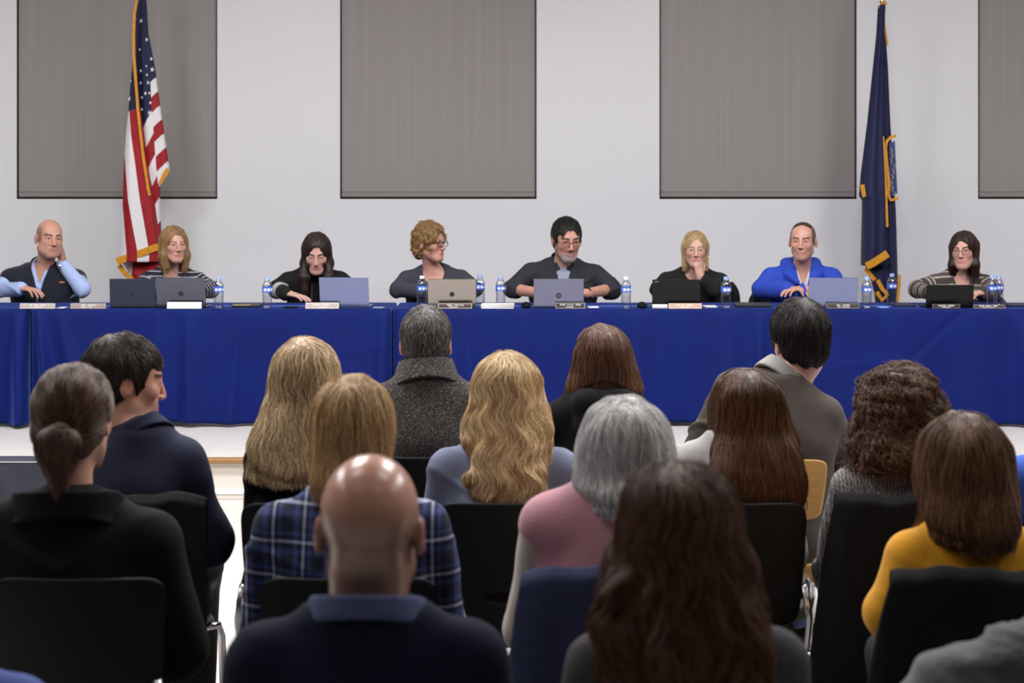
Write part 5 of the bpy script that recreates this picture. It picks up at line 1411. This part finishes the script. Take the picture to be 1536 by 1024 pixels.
# ------------------------------------------------------------------ people of the audience
H6 = .006
def std(p, tr=None): p.legs(tr or M['trouser_dark'], M['shoe_black'], knee=.375)
down = lambda q: np.tile(A(0, 0, -1.0), (len(q), 1))
def no_face(p, y=.055): return lambda V: (((V - p.hc) @ p.R)[:, 1] / p.hs < y)
# -- tweed man
def cg(L, V, col, mix): pass
p = Person('grey-haired man in a dark tweed jacket with a raised collar', WX(640, D1), D1, 0, 0, (639, 457), 1.04, 2, ((533, 569), (748, 569)), dh=.05, top_t=.010, W=1.1, Dp=1.08, arm=1.1, h=H6, skin=(.50, .26, .19), neck=.062)
p.body(cg)
m, nt, b_ = new_mat('tweed'); tc = node(nt, 'ShaderNodeTexCoord')
mp = node(nt, 'ShaderNodeMapping'); mp.inputs['Scale'].default_value = (1, 1, 2.2); nt.links.new(tc.outputs['Object'], mp.inputs[0])
n1 = node(nt, 'ShaderNodeTexNoise', i_Scale=170.0, i_Detail=3.0, i_Roughness=.7); n2 = node(nt, 'ShaderNodeTexVoronoi', i_Scale=140.0)
nt.links.new(mp.outputs[0], n1.inputs['Vector']); nt.links.new(mp.outputs[0], n2.inputs['Vector'])
r = ramp(nt, [(.38, srgb(20, 18, 18)), (.53, srgb(58, 52, 49)), (.68, srgb(140, 132, 126))]); nt.links.new(n1.outputs[0], r.inputs[0])
r2 = ramp(nt, [(.07, srgb(200, 195, 188)), (.13, (0, 0, 0, 1))]); nt.links.new(n2.outputs[0], r2.inputs[0])
mx = node(nt, 'ShaderNodeMix', data_type='RGBA', blend_type='ADD'); mx.inputs[0].default_value = .35; nt.links.new(r.outputs[0], mx.inputs[6]); nt.links.new(r2.outputs[0], mx.inputs[7]); nt.links.new(mx.outputs[2], b_.inputs['Base Color'])
bp = node(nt, 'ShaderNodeBump', i_Strength=.5, i_Distance=.004); nt.links.new(n1.outputs[0], bp.inputs['Height']); nt.links.new(bp.outputs[0], b_.inputs['Normal']); b_.inputs['Roughness'].default_value = .95
M['tweed'] = m
p.garment('jacket', M['tweed'], .024, 1.0, h=.008, folds=(.006, 16), seed=2)
p.collar(M['tweed'], z0=.000, z1=.112, r0=.118, r1=.086, th=.007, front=-.02, tilt=.30, gap=.06)
p.collar(M['blackmat'], z0=.01, z1=.112, r0=.104, r1=.075, th=.006, front=.05, tilt=.3, name='collar_lining', gap=.07)
hm = hair_mats('iron_grey', srgb(38, 35, 34), srgb(140, 134, 130), frac=.6)
short_hair(p, hm, .010, n=6500, L=.026, lift=.004, nape=-.085, r=.0008, h=.005, post=(.0012, 130))
std(p)
# -- woman in black hooded coat
p = Person('woman with chin-length brown hair in a black hooded coat', WX(905, D1), D1, 0, 0, (903, 487), 1.0, 0, ((818, 592), (990, 596)), dh=.05, top_t=.016, h=H6, W=1.0, skin=(.5, .28, .2), ho={'fem': True}, neck=.048)
p.body()
def hood7(S):
    g = lambda x, y, z: p.nb + A(x, y, z)
    for a, b, r0, r1 in (((-.105, .02, .02), (-.06, -.085, .015), .035, .045), ((-.06, -.085, .015), (.06, -.085, .015), .045, .045), ((.105, .02, .02), (.06, -.085, .015), .035, .045), ((-.055, -.105, -.05), (.055, -.105, -.05), .045, .045), ((-.03, -.11, -.10), (.03, -.11, -.10), .035, .035)): S.cap(g(*a), g(*b), r0, r1, .03)
bc = plain('black_wool', (.0048, .0048, .0053, 1), .92, bump=.25, bscale=200, spec=.2)
p.garment('coat', bc, .026, 1.0, extra=hood7, h=.008, folds=(.006, 14), seed=5)
hm = hair_mats('chestnut', srgb(40, 24, 17), srgb(128, 86, 60))
rows = [(488, 892, 910), (492, 882, 922), (500, 873, 932), (515, 867, 941), (535, 862, 949), (555, 855, 957), (570, 849, 961), (583, 845, 965), (592, 852, 960)]
S = Sdf(); S.loft(long_hair(p, rows, dback=p.hc[1] - .035, bl=.10)); cap_prims(S, p, .012); face_cut(S, p)
S.ell(A(WX(905, D1), p.hc[1] - .135, WZ(592, D1)), A(.085, .05, .055), None, .02, 's')
S.post.append(lock_post(.004, 90))
hair(p, S, hm, h=.006, n=6000, length=.14, field=down, wave=(.003, .10), drop=no_face(p), r=.0008, depth=(-.003, .004))
std(p)
# -- dark haired man, grey-brown sweater
lx = WX(1170, D1)
p = Person('dark-haired man in a grey-brown sweater with a pale grey collar', lx, D1, 0, 0, (1200, 448), 1.10, -12, ((1068, 544), (1268, 582)), dh=.06, top_t=.014, pitch=6, roll=4, W=1.12, Dp=1.1, arm=1.12, h=H6, skin=(.52, .27, .2), neck=.062, hipx=WX(1172, D1),
    arms={'L': (P(1046, 690, D1 + .05), P(1090, 700, D1 + .28)), 'R': (P(1270, 690, D1 + .10), P(1225, 700, D1 + .30))})
p.body()
gs = plain('taupe_knit', srgb(80, 71, 65), .9, var=.08, scale=30, bump=.25, bscale=300)
p.garment('sweater', gs, .016, 1.0, h=.007, folds=(.008, 20), seed=8, loose=1.5)
p.collar(plain('pale_grey_collar', srgb(150, 146, 142), .85, bump=.2, bscale=300), z0=.000, z1=.058, r0=.078, r1=.068, th=.006, front=.03, tilt=.25, gap=.03)
hm = hair_mats('near_black', srgb(10, 9, 9), srgb(52, 42, 36))
short_hair(p, hm, .016, n=7500, L=.045, lift=.006, nape=-.084, r=.0008, post=(.002, 110), h=.005)
std(p, M['jeans'])
# -- man in profile, navy shirt
p = Person('dark-haired man in a navy shirt turning his head to the right', WX(212, D2), D2, 0, 0, (188, 500), 1.07, 66, ((112, 640), (310, 642)), dh=.05, top_t=.014, pitch=6, W=1.1, Dp=1.1, arm=1.12, h=.005, skin=(.55, .28, .2), neck=.060,
    ho={'brow': (.03, .02, .016), 'nose': .85}, arms={'R': (P(316, 815, D2 + .02), P(300, 862, D2 + .24))})
def c2(L, V, col, mix):
    x, y, z = L.T
    mix(np.clip((-.04 - z) / .02, 0, 1) * np.clip((y - .0) / .03, 0, 1), (.2, .12, .09), .35)
p.body(c2)
ns = plain('navy_shirt', srgb(26, 31, 56), .85, var=.06, scale=60, bump=.15, bscale=400)
p.garment('shirt', ns, .016, 1.0, h=.007, folds=(.009, 17), seed=11, loose=1.2)
p.collar(ns, z0=-.014, z1=.026, r0=.084, r1=.073, th=.006, front=.07, tilt=.3, gap=.03)
hm = hair_mats('dark_brown_short', srgb(14, 11, 10), srgb(72, 56, 46))
short_hair(p, hm, .015, n=7000, L=.05, lift=.004, nape=-.080, fringe=0, r=.0008, post=(.003, 110), hr=(.061, .068, .110), h=.005)
std(p)
# -- long straight blond hair, black top
p = Person('woman in black with long straight light blond hair', WX(452, D2), D2, 0, 0, (458, 507), 1.0, 4, ((364, 648), (550, 655)), dh=.025, top_t=.016, h=H6, skin=(.55, .3, .22), ho={'fem': True}, neck=.047, arms={'L': (P(398, 820, D2 + .06), P(420, 862, D2 + .28))})
p.body(); p.garment('sweater', bc, .014, 1.0, h=.008, folds=(.005, 14), seed=12)
hm = hair_mats('light_blond', srgb(126, 98, 66), srgb(244, 218, 174), frac=.45)
rows = [(508, 446, 470), (512, 435, 482), (522, 424, 493), (540, 414, 503), (565, 408, 509), (590, 402, 512), (615, 396, 514), (640, 386, 514), (660, 378, 512), (680, 384, 508), (697, 398, 500), (706, 420, 486)]
S = Sdf(); S.loft(long_hair(p, rows, bl=.04)); cap_prims(S, p, .012); face_cut(S, p)
wv = lock_post(.005, 85, (.010, .10), 4); zt_ = WZ(625, D2)
S.post.append(lambda q: wv(q) * np.clip((zt_ - q[:, 2]) * 12 + .35, .35, 1.4))
hair(p, S, hm, h=.006, n=9000, length=.20, field=down, wave=(.0055, .075), drop=no_face(p), r=.0008, depth=(-.005, .004), seg=16)
std(p)
# -- long wavy blond hair, grey blue sweater
p = Person('woman in a grey-blue sweater with very long wavy golden blond hair', WX(757, D2), D2, 0, 0, (760, 529), 1.02, 0, ((640, 660), (872, 660)), dh=.025, top_t=.018, h=H6, skin=(.55, .3, .22), ho={'fem': True}, neck=.047, W=1.05, Dp=1.03)
p.body(); p.garment('sweater', plain('grey_blue_knit', srgb(122, 130, 156), .9, var=.05, scale=60, bump=.2, bscale=400), .013, 1.0, h=.007, folds=(.006, 18), seed=13, loose=1.5)
hm = hair_mats('golden_blond', srgb(136, 103, 62), srgb(248, 219, 170), frac=.42)
rows = [(530, 747, 775), (535, 735, 788), (545, 723, 798), (560, 714, 806), (580, 708, 811), (605, 702, 815), (635, 696, 823), (655, 700, 820), (675, 706, 818), (700, 704, 822), (720, 702, 824), (738, 708, 818), (748, 724, 802)]
S = Sdf(); S.loft(long_hair(p, rows, bl=.042)); cap_prims(S, p, .013); face_cut(S, p)
wv6 = lock_post(.0125, 58, (.016, .115), 5); zt6 = WZ(580, D2)
S.post.append(lambda q: wv6(q) * np.clip((zt6 - q[:, 2]) * 7 + .3, .3, 1.2))
hair(p, S, hm, h=.0055, n=11000, length=.22, field=down, wave=(.016, .115), drop=no_face(p), r=.0008, depth=(-.006, .004), seg=20, jit=.06)
std(p)
# -- long straight brown hair, pale grey sweater
p = Person('woman in a pale grey sweater with long straight auburn-brown hair', WX(1122, D2), D2, 0, 0, (1120, 556), 1.0, -6, ((1008, 650), (1200, 655)), dh=.025, top_t=.016, h=H6, skin=(.55, .3, .22), ho={'fem': True}, neck=.047)
p.body(); p.garment('sweater', plain('pale_grey_knit', srgb(176, 174, 172), .9, var=.05, scale=60, bump=.25, bscale=350), .014, 1.0, h=.007, folds=(.006, 16), seed=14)
hm = hair_mats('auburn', srgb(34, 20, 13), srgb(120, 80, 52), frac=.55)
rows = [(557, 1098, 1136), (562, 1088, 1148), (572, 1077, 1160), (590, 1070, 1170), (615, 1066, 1178), (640, 1064, 1186), (670, 1062, 1192), (700, 1060, 1197), (725, 1062, 1198), (745, 1072, 1192), (754, 1090, 1180)]
S = Sdf(); S.loft(long_hair(p, rows, bl=.042)); cap_prims(S, p, .012); face_cut(S, p); S.post.append(lock_post(.0045, 85, (.003, .2), 6))
hair(p, S, hm, h=.006, n=10000, length=.24, field=down, wave=(.003, .16), drop=no_face(p), r=.0008, depth=(-.005, .003), seg=14)
std(p)
# -- curly brown hair, knitted sweater
p = Person('woman in a chunky grey knitted sweater with curly dark brown hair', WX(1345, D2), D2, 0, 0, (1347, 545), 1.03, 3, ((1248, 688), (1450, 686)), dh=.025, top_t=.030, h=H6, skin=(.55, .3, .22), ho={'fem': True}, neck=.047, W=1.1, Dp=1.05, arm=1.05)
p.body()
m, nt, b_ = new_mat('chunky_knit'); tc = node(nt, 'ShaderNodeTexCoord')
wv_ = node(nt, 'ShaderNodeTexWave', i_Scale=32.0, i_Distortion=5.0, i_Detail=2.0, i_Detail_Scale=3.0); nz = node(nt, 'ShaderNodeTexNoise', i_Scale=130.0, i_Detail=3.0)
nt.links.new(tc.outputs['Object'], wv_.inputs['Vector']); nt.links.new(tc.outputs['Object'], nz.inputs['Vector'])
ma = node(nt, 'ShaderNodeMath', operation='MULTIPLY_ADD'); ma.inputs[1].default_value = .45; nt.links.new(wv_.outputs[1], ma.inputs[0]); nt.links.new(nz.outputs[0], ma.inputs[2])
r = ramp(nt, [(.42, srgb(84, 80, 80)), (.92, srgb(182, 176, 174))]); nt.links.new(ma.outputs[0], r.inputs[0]); nt.links.new(r.outputs[0], b_.inputs['Base Color'])
bp = node(nt, 'ShaderNodeBump', i_Strength=.8, i_Distance=.006); nt.links.new(ma.outputs[0], bp.inputs['Height']); nt.links.new(bp.outputs[0], b_.inputs['Normal']); b_.inputs['Roughness'].default_value = .95
p.garment('sweater', m, .022, 1.0, h=.008, folds=(.006, 16), seed=15)
hm = hair_mats('curly_brown', srgb(30, 18, 13), srgb(126, 88, 62), frac=.5)
rows = [(548, 1328, 1366), (552, 1316, 1376), (562, 1304, 1388), (580, 1295, 1400), (605, 1289, 1408), (630, 1284, 1412), (652, 1278, 1411), (670, 1272, 1408), (684, 1280, 1400), (692, 1300, 1385)]
S = Sdf(); S.loft(long_hair(p, rows, bl=.075, bmax=.13), .03, -.006); cap_prims(S, p, .018); face_cut(S, p)
S.post.append(lambda q: .010 * wob(q, 70, 21)); S.post.append(lambda q: .006 * wob(q, 130, 22) + .002 * wob(q, 240, 23))
hair(p, S, hm, h=.0055, n=11000, length=.11, field=down, wave=(.009, .045), curl=.008, drop=no_face(p), r=.0007, depth=(-.012, .004), seg=18, jit=.35, freq=60, phk=7)
std(p)
# -- woman with ponytail, black coat
p = Person('woman with a low brown ponytail in a black coat', WX(108, D3), D3, 0, 0, (112, 543), 1.06, 8, ((-60, 745), (268, 756)), dh=.05, top_t=.014, h=H6, skin=(.52, .28, .2), ho={'fem': True}, neck=.052, W=1.15, Dp=1.08, arm=1.1)
p.body(); p.garment('coat', blk, .028, 1.0, h=.009, folds=(.008, 12), seed=16)
p.collar(blk, z0=-.04, z1=.050, r0=.142, r1=.104, th=.010, front=.05, tilt=.35, flare=.04, gap=.05)
hm = hair_mats('brown_grey', srgb(34, 22, 16), srgb(120, 88, 66), frac=.6)
tie = p.H(.022, -.106, -.026)
S = Sdf(); S.ell(p.H(0, -.014, .036), A(.088, .105, .098) * p.hs, p.R); S.ell(p.H(0, -.050, -.025), A(.074, .062, .062) * p.hs, p.R, .03)
face_cut(S, p, (0, .130, -.030), (.066, .085, .108)); 
for s in (-1, 1): S.ell(p.H(s * .095, .01, -.030), A(.034, .034, .045) * p.hs, p.R, .006, 's')
S.plane(p.H(0, -.09, -.085), -p.R[:, 2], .02)
S.ell(tie + A(-.010, -.028, -.016), A(.054, .036, .060), None, .012); S.cap(tie + A(-.012, -.030, -.04), tie + A(-.004, -.044, -.125), .038, .016, .02)
S.post.append(lock_post(.003, 110, fz=.7))
def fldp(q):
    v = tie - q; d_ = np.linalg.norm(v, axis=1)[:, None]; v /= d_ + 1e-6
    low = (q[:, 2] < tie[2] + .02)[:, None] & (q[:, 1] < tie[1] + .004)[:, None]
    return np.where(low, A(0, 0, -1.0)[None], v)
hair(p, S, hm, h=.006, n=7000, length=.12, field=fldp, r=.0007, depth=(-.002, .003), drop=no_face(p), jit=.12)
std(p, M['jeans'])
# -- blond bob, plaid shirt
p = Person('woman with straight honey blond hair in a blue plaid shirt', WX(526, D3), D3, 0, 0, (530, 565), 1.05, 0, ((378, 738), (676, 736)), dh=.028, top_t=.016, h=H6, skin=(.56, .31, .23), ho={'fem': True}, neck=.050, W=1.1, Dp=1.05)
p.body()
m, nt, b_ = new_mat('blue_plaid'); tc = node(nt, 'ShaderNodeTexCoord'); sx = node(nt, 'ShaderNodeSeparateXYZ'); nt.links.new(tc.outputs['Object'], sx.inputs[0])
def band_mask(ax, per, stops):
    a = node(nt, 'ShaderNodeMath', operation='DIVIDE'); a.inputs[1].default_value = per; nt.links.new(sx.outputs[ax], a.inputs[0])
    f = node(nt, 'ShaderNodeMath', operation='FRACT'); nt.links.new(a.outputs[0], f.inputs[0]); rr = ramp(nt, stops, 'CONSTANT'); nt.links.new(f.outputs[0], rr.inputs[0]); return rr
k0, k1, k2 = (0, 0, 0, 1), (.35, .35, .35, 1), (1, 1, 1, 1)
st_ = [(0, k0), (.30, k1), (.46, k0), (.60, k2), (.68, k0), (.80, k1), (.90, k0)]
ra, rb_ = band_mask(0, .075, st_), band_mask(2, .085, st_)
ad = node(nt, 'ShaderNodeMix', data_type='RGBA', blend_type='ADD'); ad.inputs[0].default_value = 1.0; nt.links.new(ra.outputs[0], ad.inputs[6]); nt.links.new(rb_.outputs[0], ad.inputs[7])
bw = node(nt, 'ShaderNodeMath', operation='MULTIPLY'); bw.inputs[1].default_value = .5; nt.links.new(ad.outputs[2], bw.inputs[0])
r = ramp(nt, [(0, srgb(22, 26, 50)), (.18, srgb(44, 56, 106)), (.36, srgb(66, 80, 130)), (.5, srgb(136, 144, 170)), (1, srgb(200, 204, 214))]); nt.links.new(bw.outputs[0], r.inputs[0]); nt.links.new(r.outputs[0], b_.inputs['Base Color']); b_.inputs['Roughness'].default_value = .9
p.garment('shirt', m, .016, 1.0, h=.007, folds=(.008, 16), seed=17, loose=1.5)
hm = hair_mats('honey_blond', srgb(108, 78, 46), srgb(228, 190, 136), frac=.45)
rows = [(567, 514, 546), (571, 504, 556), (580, 492, 568), (600, 480, 580), (625, 474, 586), (655, 471, 589), (680, 470, 588), (700, 470, 586), (718, 472, 582), (728, 484, 572)]
S = Sdf(); S.loft(long_hair(p, rows, bl=.065, bmax=.125)); cap_prims(S, p, .013); face_cut(S, p); S.post.append(lock_post(.004, 75, (.002, .2), 9))
hair(p, S, hm, h=.006, n=9000, length=.18, field=down, wave=(.002, .14), drop=no_face(p), r=.0007, depth=(-.004, .003))
std(p, M['jeans'])
# -- grey haired woman, pink vest
p = Person('woman with a silver grey bob in a dusty pink vest over cream sleeves', WX(936, D3), D3, 0, 0, (936, 597), 1.05, 4, ((780, 728), (1076, 735)), dh=.028, top_t=.018, h=H6, skin=(.56, .31, .23), ho={'fem': True}, neck=.050, W=1.12, Dp=1.08, arm=1.1)
p.body()
cream = plain('cream_fleece', srgb(196, 184, 170), .95, bump=.3, bscale=180, sheen=.2)
p.garment('sweater', cream, .016, 1.0, h=.007, folds=(.006, 14), seed=18, loose=1.2)
pk = plain('dusty_pink_fleece', srgb(196, 140, 152), .95, bump=.35, bscale=160, sheen=.3)
def vest_side(S):
    for sd, (j, e, w) in zip((1, -1), p.chain):
        i_ = A(sd * .030, -.004, 0); S.cap(j + i_, j + (e - j) * .75 + i_ * 1.3, .072, .066, .04)
p.garment('vest', pk, .026, 0, h=.008, folds=(.007, 15), seed=19, noarm=True, extra=vest_side, hem=.10)
hm = hair_mats('silver', srgb(150, 148, 147), srgb(246, 245, 244), frac=.5)
rows = [(599, 912, 952), (604, 898, 966), (615, 886, 982), (635, 878, 996), (660, 871, 1005), (685, 865, 1011), (705, 862, 1011), (722, 864, 1003), (738, 880, 990), (750, 904, 968)]
S = Sdf(); S.loft(long_hair(p, rows, bl=.07, bmax=.125)); cap_prims(S, p, .014); face_cut(S, p); S.post.append(lock_post(.005, 75, (.003, .2), 10))
hair(p, S, hm, h=.006, n=9500, length=.17, field=down, wave=(.003, .13), drop=no_face(p), r=.0007, depth=(-.005, .003))
std(p)
# -- yellow sweater
p = Person('woman with shoulder-length brown hair in a mustard yellow sweater', WX(1455, D3), D3, 0, 0, (1446, 620), 1.05, 0, ((1326, 780), (1582, 778)), dh=.028, top_t=.016, h=H6, skin=(.56, .31, .23), ho={'fem': True}, neck=.050, W=1.12, Dp=1.06, arm=1.05,
    arms={'L': (P(1337, 912, D3 + .02), P(1372, 945, D3 + .25))})
p.body()
p.garment('sweater', plain('mustard_knit', srgb(214, 150, 12), .9, var=.05, scale=50, bump=.2, bscale=300, sheen=.15), .015, 1.0, h=.007, folds=(.008, 15), seed=20, loose=1.2, cuts=[lambda S: S.ell(p.nb + A(0, -.02, .045), A(.085, .07, .040), None, .01, 's')])
MB().box(tuple(p.nb + A(.02, -.098, -.005) - A(*p.org)), (.018, .002, .022)).build('neck_tag', M['white'], p.root)
hm = hair_mats('mid_brown', srgb(46, 29, 19), srgb(142, 102, 70), frac=.5)
rows = [(622, 1424, 1462), (627, 1412, 1474), (640, 1398, 1488), (660, 1388, 1498), (690, 1381, 1506), (720, 1377, 1512), (750, 1376, 1516), (770, 1380, 1514), (785, 1392, 1506), (796, 1420, 1490)]
S = Sdf(); S.loft(long_hair(p, rows, bl=.06, bmax=.125)); cap_prims(S, p, .013); face_cut(S, p); S.post.append(lock_post(.006, 70, (.005, .2), 12))
hair(p, S, hm, h=.006, n=9500, length=.20, field=down, wave=(.005, .15), drop=no_face(p), r=.0007, depth=(-.007, .004))
std(p)
# -- bald man in front
def c13(L, V, col, mix):
    x, y, z = L.T; ax = np.abs(x)
    # close-cropped ring of hair round the sides and back
    top = np.clip((.060 + .35 * np.clip(y + .05, 0, 1) * 0 - z) / .03, 0, 1) * np.clip((.05 - y) / .03, 0, 1) * np.clip((z + .10) / .02, 0, 1) * (ax < .084)
    mix(top * (.8 + .2 * wob(V, 40, 6)), (.17, .125, .10), .72)
    mix(np.exp(-((z + .062) / .020) ** 2 - (x / .055) ** 2) * (y < 0), (.10, .07, .055), .6)
p = Person('bald man in a navy pullover with a blue collar, seen from behind', WX(552, D4), D4, 0, 0, (556, 680), 1.10, 2, ((338, 912), (764, 908)), dh=.05, h=.005, skin=(.56, .29, .21), neck=.066, W=1.15, Dp=1.1, arm=1.15, ho={'w': 1.0})
p.body(c13, mat=M['skin_shiny'])
np_ = plain('navy_pullover', srgb(20, 25, 46), .92, var=.06, scale=40, bump=.3, bscale=250, spec=.2)
p.garment('pullover', np_, .020, 1.0, h=.008, folds=(.007, 13), seed=21)
p.collar(plain('blue_grey_collar', srgb(74, 84, 120), .9, bump=.2, bscale=300), z0=.0, z1=.058, r0=.098, r1=.090, th=.011, front=.02, tilt=.28, gap=.03)
std(p, M['jeans'])
# -- very long wavy brown hair in front
p = Person('woman with very long wavy chestnut hair in a dark grey top, nearest the camera', WX(1024, D4), D4, 0, 0, (1016, 693), 1.05, 0, ((846, 925), (1216, 920)), dh=.025, top_t=.022, h=H6, skin=(.55, .3, .22), ho={'fem': True}, neck=.050, W=1.1, Dp=1.05)
p.body(); p.garment('top', plain('dark_grey_jersey', srgb(66, 64, 68), .9, bump=.15, bscale=300), .013, 1.0, h=.008, folds=(.006, 15), seed=22)
hm = hair_mats('chestnut_long', srgb(38, 23, 16), srgb(126, 86, 58), frac=.55)
rows = [(696, 988, 1046), (702, 970, 1062), (720, 953, 1080), (750, 941, 1097), (790, 928, 1110), (830, 918, 1120), (865, 908, 1130), (890, 896, 1143), (920, 888, 1148), (945, 898, 1142), (980, 912, 1138), (1020, 922, 1134), (1060, 935, 1122), (1085, 960, 1100)]
S = Sdf(); S.loft(long_hair(p, rows, bl=.055, bmax=.13), .03, -.004); cap_prims(S, p, .014); face_cut(S, p)
w14 = lock_post(.014, 52, (.018, .14), 14); z14 = WZ(770, D4)
S.post.append(lambda q: w14(q) * np.clip((z14 - q[:, 2]) * 5 + .12, .12, 1.1)); S.post.append(lambda q: .0035 * wob(q, 110, 15) * np.clip((z14 - q[:, 2]) * 5, 0, 1))
hair(p, S, hm, h=.006, n=12000, length=.24, field=down, wave=(.018, .14), curl=.004, drop=no_face(p), r=.0006, depth=(-.010, .005), seg=18, jit=.12)
std(p)
# -- cut off by the frame
p = Person('person in a fuzzy dark grey fleece, cut off by the lower right corner', WX(1606, D4), D4, 0, 0, (1640, 690), 1.03, 0, ((1368, 960), (1830, 950)), dh=.05, h=.008, skin=(.55, .3, .22), neck=.055, W=1.15, Dp=1.1, arm=1.25)
p.body(eyes=False)
fz_ = plain('fuzzy_fleece', srgb(70, 67, 69), .98, var=.25, scale=50, bump=.8, bscale=90, sheen=.4)
g = p.garment('fleece', fz_, .036, 1.0, h=.007, folds=(.020, 60), seed=23)
g_ = hair_mats('grey_pile', srgb(70, 66, 68), srgb(120, 114, 116))
S = Sdf(); cap_prims(S, p, .014); face_cut(S, p); hair(p, S, hair_mats('dark_hair', srgb(20, 16, 14), srgb(60, 48, 40)), h=.008, n=600, length=.08)
std(p)
p = Person('person in bright blue at the right edge, almost wholly outside the picture', WX(1622, D2), D2, 0, 0, (1622, 560), 1.0, 0, ((1503, 672), (1742, 672)), dh=.05, top_t=.012, h=.008, skin=(.55, .3, .22), W=1.05)
p.body(eyes=False); p.garment('sweatshirt', plain('bright_blue_jersey', srgb(70, 104, 206), .9, bump=.2, bscale=300), .016, 1.0, h=.008, seed=24)
S = Sdf(); cap_prims(S, p, .014); face_cut(S, p); hair(p, S, hair_mats('dark_hair2', srgb(20, 16, 14), srgb(60, 48, 40)), h=.008, n=600, length=.08)
std(p)
p = Person('person in denim blue at the lower left corner, almost wholly outside the picture', WX(-122, D4), D4, 0, 0, (-122, 760), 1.0, 0, ((-330, 995), (82, 992)), dh=.05, top_t=.012, h=.008, skin=(.55, .3, .22), W=1.0)
p.body(eyes=False); p.garment('shirt', plain('denim_shirt', srgb(66, 82, 146), .9, bump=.2, bscale=400), .014, 1.0, h=.008, seed=25)
S = Sdf(); cap_prims(S, p, .014); face_cut(S, p); hair(p, S, hair_mats('dark_hair3', srgb(20, 16, 14), srgb(60, 48, 40)), h=.008, n=600, length=.08)
std(p)
